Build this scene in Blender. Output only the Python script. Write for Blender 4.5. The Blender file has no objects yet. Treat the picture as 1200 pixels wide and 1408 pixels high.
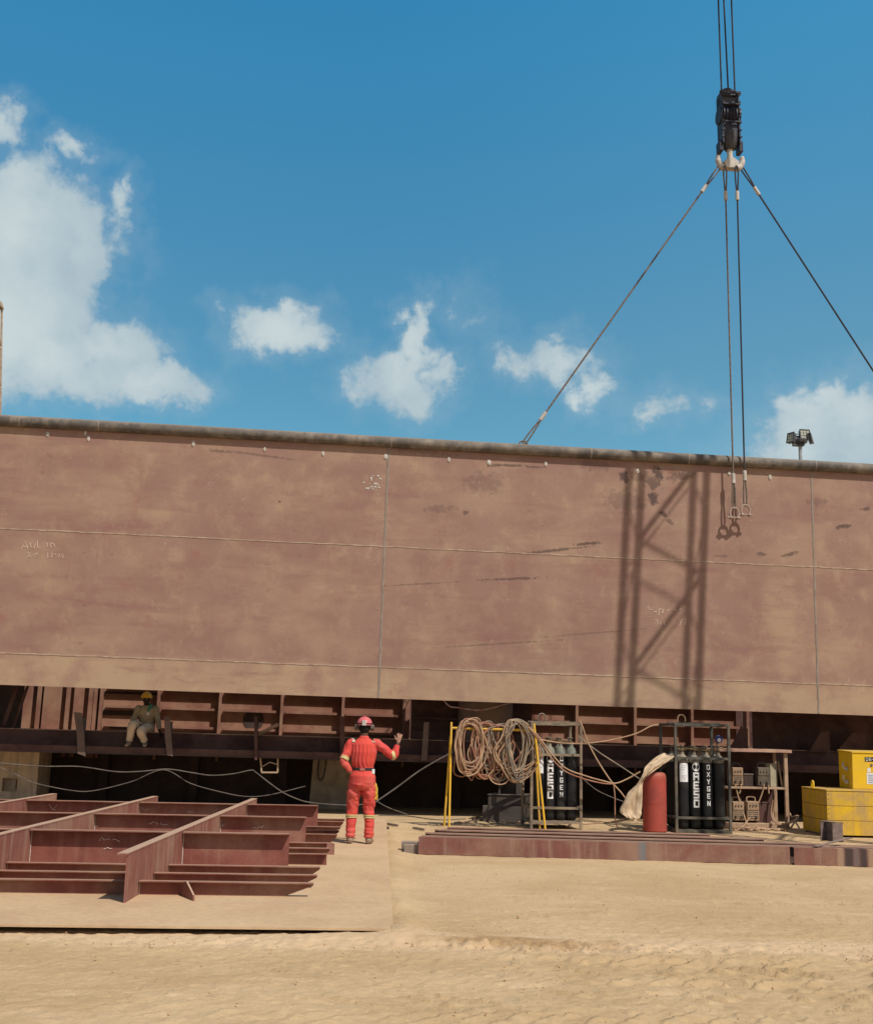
import bpy, bmesh, math, random
import numpy as np
from mathutils import Vector, Matrix, noise
random.seed(7)
sc = bpy.context.scene
COL = sc.collection
PI = math.pi
V = Vector
# ------------------------------------------------------------------ camera
W, H, F = 1200, 1408, 1600
CP, CR, CH = math.radians(10.95), math.radians(1.37), 1.6
cp, sp, cr, sr = math.cos(CP), math.sin(CP), math.cos(CR), math.sin(CR)
FW = V((0, cp, sp)); R0 = V((1, 0, 0)); U0 = V((0, -sp, cp))
RT = R0 * cr + U0 * sr; UP = U0 * cr - R0 * sr
CAM = V((0, 0, CH))
cd = bpy.data.cameras.new('camera'); cam = bpy.data.objects.new('camera', cd); COL.objects.link(cam)
cd.sensor_fit = 'VERTICAL'; cd.sensor_height = 24; cd.lens = 24 * F / H; cd.clip_end = 6000; cd.clip_start = .05
m = Matrix((RT, UP, -FW)).transposed().to_4x4(); m.translation = CAM; cam.matrix_world = m
sc.camera = cam

def ray(u, v): return FW + RT * ((u - W / 2) / F) + UP * ((H / 2 - v) / F)
def onz(u, v, z=0.0):
    d = ray(u, v); t = (z - CH) / d.z; return CAM + d * t
def ony(u, v, y):
    d = ray(u, v); return CAM + d * (y / d.y)
# hull frame: x along the ship's side, y into the ship, z up
HM = Matrix.Translation((0, 23.5, 0)) @ Matrix.Rotation(math.radians(5.5), 4, 'Z') @ Matrix.Rotation(.0085, 4, 'Y')
HMI = HM.inverted()
def hp(u, v, off=0.0):
    o = HMI @ CAM; d = HMI.to_3x3() @ ray(u, v); t = (off - o.y) / d.y; return o + d * t
# ------------------------------------------------------------------ sun / sky
EL, AZ = math.radians(52), math.radians(34)
Lh = V((-math.sin(AZ) * math.cos(EL), math.cos(AZ) * math.cos(EL), -math.sin(EL)))
LW = (Matrix.Rotation(math.radians(5.5), 3, 'Z') @ Lh).normalized()
sl = bpy.data.lights.new('sun', 'SUN'); sl.energy = 4.2; sl.angle = math.radians(.5); sl.color = (1, .945, .86)
so = bpy.data.objects.new('sun', sl); COL.objects.link(so); so.location = (20, -30, 40)
so.rotation_euler = LW.to_track_quat('-Z', 'Y').to_euler()

class NT:
    def __init__(s, tree): s.t = tree; s.n = tree.nodes; s.l = tree.links
    def new(s, typ, **k):
        n = s.n.new(typ)
        for a, b in k.items(): setattr(n, a, b)
        return n
    def put(s, sock, val):
        if isinstance(val, bpy.types.NodeSocket): s.l.new(val, sock)
        elif val is not None: sock.default_value = val
    def math(s, op, a, b=None, c=None, clamp=False):
        n = s.new('ShaderNodeMath', operation=op, use_clamp=clamp)
        s.put(n.inputs[0], a); s.put(n.inputs[1], b); s.put(n.inputs[2], c); return n.outputs[0]
    def vm(s, op, a, b=None, out=0):
        n = s.new('ShaderNodeVectorMath', operation=op); s.put(n.inputs[0], a); s.put(n.inputs[1], b); return n.outputs[out]
    def noise(s, vec, scale, detail=4, rough=.55, dist=0.0):
        n = s.new('ShaderNodeTexNoise'); s.put(n.inputs['Vector'], vec); n.inputs['Scale'].default_value = scale
        n.inputs['Detail'].default_value = detail; n.inputs['Roughness'].default_value = rough; n.inputs['Distortion'].default_value = dist
        return n.outputs[0]
    def ramp(s, x, lo, hi):
        n = s.new('ShaderNodeMapRange', interpolation_type='SMOOTHSTEP'); s.put(n.inputs[0], x)
        n.inputs[1].default_value = lo; n.inputs[2].default_value = hi; return n.outputs[0]
    def mix(s, f, a, b, blend='MIX'):
        n = s.new('ShaderNodeMix', data_type='RGBA', blend_type=blend)
        s.put(n.inputs[0], f); s.put(n.inputs[6], a if not isinstance(a, tuple) else (*a[:3], 1)); s.put(n.inputs[7], b if not isinstance(b, tuple) else (*b[:3], 1))
        return n.outputs[2]
    def mapv(s, vec, scale):
        n = s.new('ShaderNodeMapping'); s.put(n.inputs[0], vec); n.inputs['Scale'].default_value = scale; return n.outputs[0]

def clouds_world():
    w = bpy.data.worlds.new('World'); sc.world = w; w.use_nodes = True
    t = NT(w.node_tree); t.n.clear()
    sky = t.new('ShaderNodeTexSky'); sky.sky_type = 'NISHITA'; sky.sun_disc = False
    sky.sun_elevation = EL; tos = -LW; sky.sun_rotation = math.atan2(tos.x, tos.y)
    sky.altitude = 0; sky.air_density = 1.0; sky.dust_density = .6; sky.ozone_density = 2.2
    tc = t.new('ShaderNodeTexCoord'); sx = t.new('ShaderNodeSeparateXYZ'); t.l.new(tc.outputs['Generated'], sx.inputs[0])
    az = t.math('ARCTAN2', sx.outputs[0], sx.outputs[1]); el = t.math('ARCSINE', sx.outputs[2])
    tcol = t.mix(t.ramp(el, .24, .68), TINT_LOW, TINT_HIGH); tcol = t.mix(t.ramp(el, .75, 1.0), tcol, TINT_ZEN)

    tcol = t.mix(t.ramp(sx.outputs[1], .35, -.1), tcol, TINT_ZEN)   # zenith and sun-side sky, unseen, tinted warmer to warm the shade
    tcol = t.mix(t.math('MULTIPLY', t.ramp(az, -.12, .4), 1.0), tcol, t.mix(1.0, tcol, (1.3, 1.13, 1.08), 'MULTIPLY'))
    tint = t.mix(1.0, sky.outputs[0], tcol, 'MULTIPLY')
    cx = t.new('ShaderNodeCombineXYZ'); t.l.new(az, cx.inputs[0]); t.l.new(el, cx.inputs[1]); P = cx.outputs[0]
    wn = t.new('ShaderNodeTexNoise'); t.l.new(P, wn.inputs['Vector']); wn.inputs['Scale'].default_value = 22; wn.inputs['Detail'].default_value = 5; wn.inputs['Roughness'].default_value = .6
    PW = t.vm('ADD', P, t.vm('MULTIPLY', t.vm('SUBTRACT', wn.outputs['Color'], (.5, .5, .5)), (.075, .06, 0)))
    acc = None
    for (u, v, rx, ry, k) in BLOBS:
        d = ray(u, v).normalized(); a0, e0 = math.atan2(d.x, d.y), math.asin(d.z)
        q = t.vm('SUBTRACT', PW, (a0, e0, 0)); q = t.vm('MULTIPLY', q, (F / rx, F / ry, 0))
        ln = t.vm('LENGTH', q, None, 1)
        f = t.math('MULTIPLY', t.math('SUBTRACT', 1.0, ln), k)
        acc = f if acc is None else t.math('SMOOTH_MAX', acc, f, .12)
    n1 = t.noise(P, 17, 9, .62, .25); n2 = t.noise(P, 48, 6, .62, .2)
    dens = t.math('ADD', acc, t.math('MULTIPLY', t.math('SUBTRACT', n1, .5), 1.35))
    dens = t.math('ADD', dens, t.math('MULTIPLY', t.math('SUBTRACT', n2, .5), .8))
    cov = t.math('MULTIPLY', t.ramp(dens, -.02, .66), .94)
    thin = t.math('MULTIPLY', t.ramp(dens, -.55, .3), .16)
    cov = t.math('MAXIMUM', cov, thin)
    sh = t.noise(P, 11, 5, .5)
    ccol = t.mix(t.ramp(t.math('ADD', sh, t.math('MULTIPLY', dens, .22)), .42, .95), CLD0, CLD1)
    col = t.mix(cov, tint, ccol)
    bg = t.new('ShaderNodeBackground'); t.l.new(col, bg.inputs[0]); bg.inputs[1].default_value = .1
    o = t.new('ShaderNodeOutputWorld'); t.l.new(bg.outputs[0], o.inputs[0])
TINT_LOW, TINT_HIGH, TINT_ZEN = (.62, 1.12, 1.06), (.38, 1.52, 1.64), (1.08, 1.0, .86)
CLD0, CLD1 = (4.1, 5.2, 5.8), (6.1, 6.9, 7.0)
BLOBS = [(35, 330, 135, 115, 1.5), (20, 440, 150, 110, 1.5), (110, 350, 55, 90, 1.2), (70, 490, 120, 65, 1.4), (165, 485, 85, 52, 1.3), (215, 528, 95, 38, 1.3), (120, 520, 90, 45, 1.2),
         (30, 250, 55, 30, .9), (10, 172, 34, 28, .8), (108, 212, 34, 26, .7), (172, 288, 36, 42, .8), (185, 265, 22, 26, .6),
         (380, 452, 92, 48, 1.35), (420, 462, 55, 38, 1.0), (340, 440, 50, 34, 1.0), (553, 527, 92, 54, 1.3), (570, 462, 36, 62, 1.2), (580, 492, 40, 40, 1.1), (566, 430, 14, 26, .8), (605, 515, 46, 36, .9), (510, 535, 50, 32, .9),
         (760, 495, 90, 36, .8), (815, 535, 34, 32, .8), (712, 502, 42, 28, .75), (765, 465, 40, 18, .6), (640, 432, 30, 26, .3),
         (925, 560, 62, 18, .5), (890, 574, 30, 12, .5), (970, 555, 30, 14, .4), (1100, 592, 80, 62, 1.2), (1185, 575, 70, 50, 1.2), (1150, 615, 140, 55, 1.3), (1075, 555, 40, 30, .8), (1260, 560, 90, 90, 1.2), (-90, 380, 150, 140, 1.3)]
clouds_world()
sc.view_settings.view_transform = 'Standard'; sc.view_settings.look = 'None'; sc.view_settings.exposure = 0; sc.view_settings.gamma = 1
sc.render.engine = 'CYCLES'
sc.cycles.max_bounces = 6; sc.cycles.diffuse_bounces = 3

# ------------------------------------------------------------------ materials
MATS = {}
def mat(name, base, alt=None, rough=.7, metal=0.0, scale=6.0, lo=.4, hi=.62, dust=None, dust_amt=.0, bump=.0, bscale=40.0, streak=None, seed=0.0, up=0.0, spec=.2, fine=None):
    """two-tone noise paint, optional dust film (patchy + on upward faces), optional vertical streaks, bump"""
    if name in MATS: return MATS[name]
    mt = bpy.data.materials.new(name); mt.use_nodes = True; t = NT(mt.node_tree)
    b = t.n['Principled BSDF']; b.inputs['Roughness'].default_value = rough; b.inputs['Metallic'].default_value = metal; b.inputs['Specular IOR Level'].default_value = spec
    g = t.new('ShaderNodeNewGeometry'); P = t.vm('ADD', g.outputs['Position'], (seed, seed * .7, seed * 1.3))
    c = base if alt is None else t.mix(t.ramp(t.noise(P, scale, 6, .6), lo, hi), base, alt)
    if streak:
        s = t.noise(t.mapv(P, (9, 9, .55)), 1.0, 5, .6); c = t.mix(t.math('MULTIPLY', t.ramp(s, .48, .7), streak[1]), c, streak[0])
    if dust:
        d = t.math('MULTIPLY', t.ramp(t.noise(P, scale * .35, 7, .65, .4), .42, .68), dust_amt)
        if up:
            sx = t.new('ShaderNodeSeparateXYZ'); t.l.new(g.outputs['Normal'], sx.inputs[0])
            d = t.math('MAXIMUM', d, t.math('MULTIPLY', t.ramp(sx.outputs[2], .3, .9), up))
        c = t.mix(d, c, dust)
    if fine:
        k = t.noise(P, fine, 3, .7); c = t.mix(t.math('MULTIPLY', t.ramp(k, .35, .75), .3), c, tuple(x * .55 for x in base))
    t.put(b.inputs['Base Color'], (*c, 1) if isinstance(c, tuple) else c)
    if bump:
        bn = t.new('ShaderNodeBump'); bn.inputs['Strength'].default_value = bump; bn.inputs['Distance'].default_value = .02
        t.l.new(t.noise(P, bscale, 5, .65), bn.inputs['Height']); t.l.new(bn.outputs[0], b.inputs['Normal'])
    MATS[name] = mt; return mt
DUST = (.5, .355, .245)
M_primer = mat('primer', (.225, .078, .06), (.175, .056, .046), .66, scale=3, dust=(.38, .25, .17), dust_amt=.48, up=.82, bump=.15, streak=((.32, .17, .12), .3), fine=60)
M_girder = mat('girder_primer', (.23, .088, .068), (.27, .115, .088), .65, scale=2.2, dust=DUST, dust_amt=.4, up=.85, bump=.15, streak=((.4, .27, .2), .55), fine=60)
M_pile = mat('pile_primer', (.215, .085, .068), (.18, .072, .06), .66, scale=2.6, dust=(.33, .22, .15), dust_amt=.75, up=.55, bump=.15, streak=((.33, .22, .16), .6), seed=9, fine=50)
M_inner = mat('inner_primer', (.26, .125, .088), (.2, .09, .065), .7, scale=2.5, dust=(.34, .22, .14), dust_amt=.6, up=.8, bump=.1, seed=4)
M_shade = mat('shade_primer', (.105, .058, .05), (.07, .036, .032), .85, scale=2.5, dust=(.13, .085, .065), dust_amt=.5, up=.5, seed=6, spec=.05)  # darker primer copy for shaded ship parts, shade held in the colour
M_black = mat('dark_steel_and_shade', (.055, .04, .036), (.075, .052, .046), .9, scale=2.5, spec=.04)  # near-black steel; under the hull and in recesses it stands in for shade
M_plate = mat('dusty_plate', (.54, .375, .225), (.49, .33, .2), .9, spec=.05, scale=1.2, dust=(.57, .41, .25), dust_amt=.8, bump=.25, bscale=18, fine=14, streak=((.42, .28, .17), .3))
M_weld = mat('weld_metal', (.27, .225, .185), (.21, .165, .135), .6, scale=5, lo=.3, hi=.7, bump=.3, bscale=90)
M_weldthin = mat('weld_line', (.4, .3, .22), (.26, .17, .13), .6, scale=7, lo=.35, hi=.7)
M_rail = mat('rail_steel', (.085, .075, .068), (.2, .17, .14), .6, scale=3, lo=.42, hi=.68, dust=(.3, .245, .185), dust_amt=.35, up=.55, bump=.3, bscale=30, streak=((.05, .045, .04), .5))
M_lugw = mat('bare_weld', (.5, .46, .41), (.36, .31, .27), .6, scale=30)
M_chalk = mat('chalk', (.6, .46, .38), (.46, .33, .27), .9, scale=40)
M_chalkw = mat('chalk_white', (.66, .55, .48), (.5, .38, .32), .9, scale=40)
M_yellow = mat('yellow_paint', (.72, .42, .03), (.6, .36, .04), .5, scale=8, dust=(.42, .3, .17), dust_amt=.4)
M_ybox = mat('yellow_wood', (.7, .43, .022), (.62, .38, .03), .7, scale=5, dust=(.4, .27, .13), dust_amt=.8, streak=((.32, .2, .1), .5), up=.7, bump=.3, bscale=30, fine=45)
M_ycab = mat('yellow_cabinet', (.76, .48, .014), (.72, .46, .018), .45, scale=3, dust=(.45, .32, .16), dust_amt=.2, up=.5)
M_blackcyl = mat('black_cylinder', (.011, .012, .014), (.016, .017, .019), .42, scale=6, dust=(.08, .065, .05), dust_amt=.25)
M_greycap = mat('grey_shoulder', (.2, .19, .155), (.12, .12, .1), .6, scale=9, dust=(.33, .25, .16), dust_amt=.7, up=.45)
M_greencap = mat('green_shoulder', (.16, .175, .15), (.1, .12, .1), .55, scale=9, dust=(.33, .26, .18), dust_amt=.6, up=.3)
M_brass = mat('valve_brass', (.2, .15, .08), (.1, .08, .05), .5, metal=.4, scale=20)
M_white = mat('white_paint', (.78, .78, .77), (.68, .68, .67), .6, scale=20)
M_label = mat('label_paper', (.7, .71, .72), (.62, .63, .63), .6, scale=9)
M_print = mat('label_print', (.28, .3, .33), None, .7)
M_rackdark = mat('dark_green_frame', (.05, .056, .052), (.09, .085, .07), .6, scale=7, dust=(.3, .22, .14), dust_amt=.35, up=.6)
M_rackrust = mat('dusty_frame', (.21, .165, .12), (.14, .11, .085), .7, scale=6, dust=(.38, .28, .18), dust_amt=.6, up=.6)
M_redcyl = mat('red_cylinder_paint', (.35, .066, .048), (.28, .06, .046), .55, scale=4, dust=(.4, .24, .16), dust_amt=.35)
M_tarp = mat('canvas', (.56, .43, .29), (.44, .33, .22), .9, scale=4, dust=(.36, .27, .17), dust_amt=.5, bump=.4, bscale=12)
M_hose = mat('hose_tan', (.43, .28, .17), (.34, .21, .13), .65, scale=5, dust=(.45, .32, .2), dust_amt=.5)
M_hosered = mat('hose_red', (.3, .12, .08), (.36, .2, .13), .65, scale=5, dust=(.42, .28, .17), dust_amt=.5)
M_hosegrey = mat('hose_grey', (.2, .165, .13), (.3, .24, .17), .65, scale=5)
M_cable = mat('cable_grey', (.15, .125, .11), (.1, .085, .075), .6, scale=5)
M_ropedark = mat('steel_rope', (.035, .035, .045), (.06, .055, .055), .5, metal=.3, scale=30)
M_sling = mat('sling_rope', (.2, .16, .13), (.11, .09, .08), .6, metal=.2, scale=25)
M_block = mat('hook_block_paint', (.018, .024, .045), (.03, .034, .05), .5, scale=6, dust=(.12, .1, .1), dust_amt=.3)
M_shack = mat('worn_shackle', (.36, .27, .22), (.26, .19, .15), .6, scale=20)
M_hookw = mat('pale_hook', (.5, .47, .43), (.4, .37, .33), .6, scale=9)
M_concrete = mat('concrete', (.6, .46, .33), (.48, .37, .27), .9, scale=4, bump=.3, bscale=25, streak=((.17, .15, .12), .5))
M_condark = mat('shaded_concrete', (.36, .29, .22), (.26, .2, .15), .9, scale=3, bump=.3, bscale=25)  # darker concrete, the ship's shade put into the colour
M_wood = mat('shelf_timber', (.38, .25, .16), (.3, .2, .13), .8, scale=5, dust=DUST, dust_amt=.6, up=.5)
M_machine = mat('dusty_machine', (.34, .22, .135), (.28, .185, .12), .8, scale=6, dust=(.42, .3, .19), dust_amt=.6, up=.5)
M_machdark = mat('machine_dark', (.1, .085, .07), (.07, .06, .05), .7, scale=6, dust=(.3, .22, .15), dust_amt=.4, up=.5)
M_mast = mat('galvanised', (.3, .33, .36), (.24, .27, .3), .5, scale=5)
M_lamp = mat('lamp_glass', (.36, .37, .3), (.28, .29, .24), .25, scale=9)
M_lamph = mat('lamp_housing', (.05, .055, .06), (.07, .075, .08), .5, scale=5)
M_tower = mat('tower_paint', (.38, .3, .22), (.3, .22, .15), .6, scale=5)
M_boom = mat('boom_paint', (.45, .3, .08), (.4, .27, .08), .5, scale=3)
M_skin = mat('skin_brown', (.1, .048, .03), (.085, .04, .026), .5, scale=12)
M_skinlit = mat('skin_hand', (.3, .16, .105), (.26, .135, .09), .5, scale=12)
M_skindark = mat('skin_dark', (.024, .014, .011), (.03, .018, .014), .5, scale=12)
M_cover = mat('red_coverall', (.6, .075, .055), (.54, .065, .06), .9, scale=5, dust=(.58, .16, .13), dust_amt=.6, spec=.05, bump=.25, bscale=30)
M_khaki = mat('khaki_cloth', (.36, .275, .165), (.29, .22, .135), .9, scale=6, dust=(.24, .19, .12), dust_amt=.4, bump=.2, bscale=30)
M_trouser = mat('tan_trousers', (.62, .47, .31), (.52, .39, .26), .9, scale=6, dust=(.36, .28, .18), dust_amt=.4, bump=.2, bscale=30)
M_green = mat('green_cloth', (.03, .25, .13), None, .85)
M_refl = mat('reflective_tape', (.55, .47, .2), (.47, .4, .2), .5, scale=30)
M_reflw = mat('reflective_silver', (.55, .52, .42), (.46, .43, .34), .5, scale=30)
M_belt = mat('belt_black', (.03, .028, .028), None, .6)
M_beltr = mat('belt_red', (.45, .14, .12), None, .6)
M_glove = mat('yellow_glove', (.6, .36, .05), (.45, .28, .05), .8, scale=20)
M_boot = mat('dusty_boot', (.3, .21, .14), (.24, .17, .12), .85, scale=20)
M_hair = mat('black_hair', (.012, .011, .011), None, .8)
M_helmred = mat('red_helmet', (.6, .13, .14), (.52, .1, .11), .35, scale=8, spec=.5)
M_helmyel = mat('yellow_helmet', (.85, .44, .03), (.78, .4, .03), .4, scale=8)
M_iron = mat('offcut_steel', (.2, .14, .12), (.11, .08, .072), .55, scale=8, dust=(.33, .24, .18), dust_amt=.4, up=.5, streak=((.3, .22, .18), .6))
M_greysteel = mat('grey_bar', (.26, .21, .17), (.2, .16, .13), .65, scale=5, dust=(.38, .28, .19), dust_amt=.5, up=.6)
M_blue = mat('blue_gauge', (.03, .05, .16), None, .4)

def sand_material():
    mt = bpy.data.materials.new('sand'); mt.use_nodes = True; t = NT(mt.node_tree); b = t.n['Principled BSDF']
    b.inputs['Roughness'].default_value = .95; b.inputs['Specular IOR Level'].default_value = .15
    g = t.new('ShaderNodeNewGeometry'); P = g.outputs['Position']
    c = t.mix(t.ramp(t.noise(P, .55, 7, .6, .6), .36, .66), (.5, .345, .185), (.585, .42, .24))
    c = t.mix(t.math('MULTIPLY', t.ramp(t.noise(t.mapv(P, (.5, 2.2, 1)), 1.2, 7, .65), .5, .72), .6), c, (.64, .47, .285))
    c = t.mix(t.math('MULTIPLY', t.ramp(t.noise(P, 9, 6, .7), .52, .75), .5), c, (.41, .27, .14))
    c = t.mix(t.math('MULTIPLY', t.ramp(t.noise(P, 60, 3, .7), .52, .75), .45), c, (.3, .19, .1))
    c = t.mix(t.math('MULTIPLY', t.ramp(t.noise(t.mapv(P, (14, 30, 14)), 1, 5, .7), .56, .72), .4), c, (.36, .235, .12))
    c = t.mix(t.math('MULTIPLY', t.ramp(t.noise(t.mapv(P, (6, 13, 6)), 1, 5, .7), .54, .7), .3), c, (.66, .48, .3))
    sx = t.new('ShaderNodeSeparateXYZ'); t.l.new(P, sx.inputs[0])
    yl = t.math('ADD', t.math('SUBTRACT', sx.outputs[1], t.math('MULTIPLY', sx.outputs[0], .035)), t.math('MULTIPLY', t.math('SUBTRACT', t.noise(P, 1.6, 6, .65), .5), .9))
    def band(y0, w): return t.ramp(t.math('ABSOLUTE', t.math('SUBTRACT', yl, y0)), w, w * .3)
    c = t.mix(t.math('MULTIPLY', band(9.75, .5), .6), c, (.66, .475, .3))      # dry churned strip
    c = t.mix(t.math('MULTIPLY', band(8.95, .35), .45), c, (.48, .33, .175))    # packed wheel track
    q = t.vm('MULTIPLY', t.vm('SUBTRACT', P, (.78, 9.78, 0)), (1 / 1.0, 1 / .3, 0)); ln = t.math('ADD', t.vm('LENGTH', q, None, 1), t.math('MULTIPLY', t.math('SUBTRACT', t.noise(P, 3.5, 6, .7), .5), 1.8))
    c = t.mix(t.math('MULTIPLY', t.ramp(ln, 1.1, .3), .8), c, (.33, .205, .095))  # damp clods
    t.l.new(c, b.inputs['Base Color'])
    bn = t.new('ShaderNodeBump'); bn.inputs['Strength'].default_value = .8; bn.inputs['Distance'].default_value = .02
    h = t.math('ADD', t.noise(P, 28, 6, .7), t.math('MULTIPLY', t.noise(P, 140, 3, .7), .4))
    t.l.new(h, bn.inputs['Height']); t.l.new(bn.outputs[0], b.inputs['Normal']); return mt

def hull_material():
    mt = bpy.data.materials.new('hull_primer'); mt.use_nodes = True; t = NT(mt.node_tree); b = t.n['Principled BSDF']
    b.inputs['Roughness'].default_value = .6; b.inputs['Specular IOR Level'].default_value = .3
    tc = t.new('ShaderNodeTexCoord'); P = tc.outputs['Object']
    sx = t.new('ShaderNodeSeparateXYZ'); t.l.new(P, sx.inputs[0]); X, Z = sx.outputs[0], sx.outputs[2]
    c = t.mix(t.ramp(t.noise(P, .7, 6, .6, .2), .3, .7), (.272, .163, .126), (.24, .133, .104))
    # dry dust film, denser in the bottom strake
    d = t.ramp(t.noise(t.mapv(P, (.55, 1, 1)), 1.0, 9, .64, .25), .42, .68)
    d2 = t.ramp(t.noise(t.mapv(P, (1, 1, .8)), 2.0, 8, .7, .15), .48, .7)
    low = t.ramp(Z, 3.05, 2.86)
    amt = t.math('ADD', t.math('MULTIPLY', d, .5), t.math('MULTIPLY', d2, .44))
    lown = t.math('MULTIPLY', low, t.ramp(t.noise(P, 1.5, 6, .6), .25, .6))
    amt = t.math('ADD', amt, t.math('MULTIPLY', lown, .7), clamp=True)
    for (u, v, rx, rz, k) in [(1075, 860, .55, 1.7, .7), (1150, 900, .5, .5, .7), (215, 705, .45, .2, .7), (240, 765, .25, .2, .6), (340, 880, .4, .25, .5), (750, 945, .4, .4, .6), (600, 935, 1.2, .3, .5), (80, 690, 1.2, .25, .35), (660, 690, 1.1, .35, .4), (1140, 670, .7, .3, .5), (440, 885, .35, .4, .5), (150, 870, .9, .5, .3)]:
        p = hp(u, v); q = t.vm('MULTIPLY', t.vm('SUBTRACT', P, (p.x, 0, p.z)), (1 / rx, 0, 1 / rz)); ln = t.vm('LENGTH', q, None, 1)
        ln = t.math('ADD', ln, t.math('MULTIPLY', t.math('SUBTRACT', t.noise(P, 3.2, 5, .6), .5), 1.6))
        amt = t.math('MAXIMUM', amt, t.math('MULTIPLY', t.ramp(ln, 1.25, .2), k))
    c = t.mix(amt, c, (.375, .258, .165))
    # faint purple-brown sweep marks and vertical run marks
    sw = t.math('MULTIPLY', t.ramp(t.noise(t.mapv(P, (.35, 1, 2.2)), 1.1, 8, .68, .3), .5, .72), .6); c = t.mix(sw, c, (.215, .1, .088))
    rd = t.math('MULTIPLY', t.ramp(t.noise(P, 1.7, 8, .7), .55, .72), .5); c = t.mix(rd, c, (.26, .105, .083))
    gr = t.math('MULTIPLY', t.ramp(t.noise(P, 24, 5, .75), .5, .8), .35); c = t.mix(gr, c, (.2, .1, .08))
    gr2 = t.math('MULTIPLY', t.ramp(t.noise(t.mapv(P, (30, 1, 9)), 1, 4, .7), .58, .8), .22); c = t.mix(gr2, c, (.46, .3, .21))
    st = t.math('MULTIPLY', t.ramp(t.noise(t.mapv(P, (7, 1, .35)), 1.0, 6, .6), .58, .8), .18); c = t.mix(st, c, (.4, .26, .2))
    # burn and skid marks
    nz = t.noise(P, 9, 5, .65); acc = None
    for (u, v, rx, rz, ang, k) in [(858, 656, .12, .16, 0, 1), (905, 652, .13, .2, .2, 1), (897, 664, .2, .18, 0, .8), (898, 685, .14, .17, .3, 1), (885, 655, .3, .12, 0, .5), (860, 690, .5, .3, 0, .35), (912, 707, .1, .06, -.5, .9), (920, 717, .11, .06, -.5, .7), (935, 655, .4, .12, .2, .5),
            (700, 640, .5, .035, .02, .8), (735, 642, .25, .03, .02, .7), (675, 641, .1, .03, 0, .7), (760, 757, .85, .035, .15, .8), (810, 747, .3, .04, .15, .9), (700, 796, .75, .035, .08, .75), (575, 803, .9, .02, .1, .5), (690, 885, 1.7, .02, .1, .5), (820, 870, 1.2, .02, .12, .4),
            (350, 625, 1.0, .03, -.08, .5), (305, 621, .3, .03, -.03, .6), (1045, 762, .16, .05, 0, .7), (1085, 762, .18, .05, .3, .8), (990, 765, .2, .04, 0, .5), (1158, 724, .2, .06, .2, .9), (1190, 700, .15, .05, .2, .8), (605, 700, .4, .1, 0, .35), (665, 665, .5, .25, 0, .3), (1120, 690, .3, .1, 0, .35), (640, 705, .08, .05, 0, .7), (575, 620, .9, .06, -.05, .35), (820, 640, .5, .12, 0, .4), (385, 690, .03, .03, 0, .8)]:
        p = hp(u, v); q = t.vm('SUBTRACT', P, (p.x, 0, p.z))
        rot = t.new('ShaderNodeVectorRotate', rotation_type='Y_AXIS'); t.l.new(q, rot.inputs['Vector']); rot.inputs['Angle'].default_value = ang
        ln = t.vm('LENGTH', t.vm('MULTIPLY', rot.outputs[0], (1 / rx, 0, 1 / rz)), None, 1)
        f = t.math('MULTIPLY', t.ramp(t.math('ADD', ln, t.math('MULTIPLY', t.math('SUBTRACT', nz, .5), 3.2)), 1.0, .5), k)
        acc = f if acc is None else t.math('MAXIMUM', acc, f)
    c = t.mix(t.math('MULTIPLY', acc, .85), c, (.06, .034, .03))
    sp_ = t.math('MULTIPLY', t.ramp(t.noise(P, 7, 2, .5), .68, .76), .35); c = t.mix(sp_, c, (.14, .07, .06))
    # thin scratches, rusty runs below the rail and the seams, pale scuffs
    ln_ = t.noise(t.mapv(P, (.5, 1, 3.2)), 1.5, 3, .5, .6); scr = t.math('MULTIPLY', t.ramp(t.math('ABSOLUTE', t.math('SUBTRACT', ln_, .5)), .006, .0015), t.ramp(t.noise(P, 1.1, 3, .6), .52, .62))
    c = t.mix(t.math('MULTIPLY', scr, .4), c, (.14, .075, .06))
    ln2 = t.noise(t.mapv(P, (1.4, 1, 1)), 2.3, 3, .5, .8); scr2 = t.math('MULTIPLY', t.ramp(t.math('ABSOLUTE', t.math('SUBTRACT', ln2, .5)), .007, .002), t.ramp(t.noise(P, 1.9, 3, .6), .55, .64))
    c = t.mix(t.math('MULTIPLY', scr2, .4), c, (.46, .33, .25))
    runs = t.math('MULTIPLY', t.ramp(t.noise(t.mapv(P, (16, 1, .25)), 1.0, 4, .6), .6, .74), t.math('MAXIMUM', t.ramp(Z, 6.4, 7.5), t.math('MULTIPLY', t.ramp(t.math('ABSOLUTE', t.math('SUBTRACT', Z, 4.95)), .42, .1), .7)))
    c = t.mix(t.math('MULTIPLY', runs, .4), c, (.17, .075, .055))
    scuff = t.math('MULTIPLY', t.ramp(t.noise(t.mapv(P, (1, 1, 1.6)), 4.2, 8, .75), .6, .66), t.ramp(t.noise(P, .8, 3, .5), .45, .6)); c = t.mix(t.math('MULTIPLY', scuff, .38), c, (.42, .31, .22))
    dk = t.math('MULTIPLY', t.ramp(t.noise(P, 6.5, 6, .7), .66, .72), t.ramp(t.noise(P, .6, 3, .5), .46, .62)); c = t.mix(t.math('MULTIPLY', dk, .5), c, (.12, .065, .052))
    t.l.new(c, b.inputs['Base Color'])
    bn = t.new('ShaderNodeBump'); bn.inputs['Strength'].default_value = .3; bn.inputs['Distance'].default_value = .03
    t.l.new(t.math('ADD', t.noise(P, 1.3, 3, .5), t.math('MULTIPLY', t.noise(P, 45, 4, .6), .06)), bn.inputs['Height']); t.l.new(bn.outputs[0], b.inputs['Normal'])
    return mt

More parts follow.
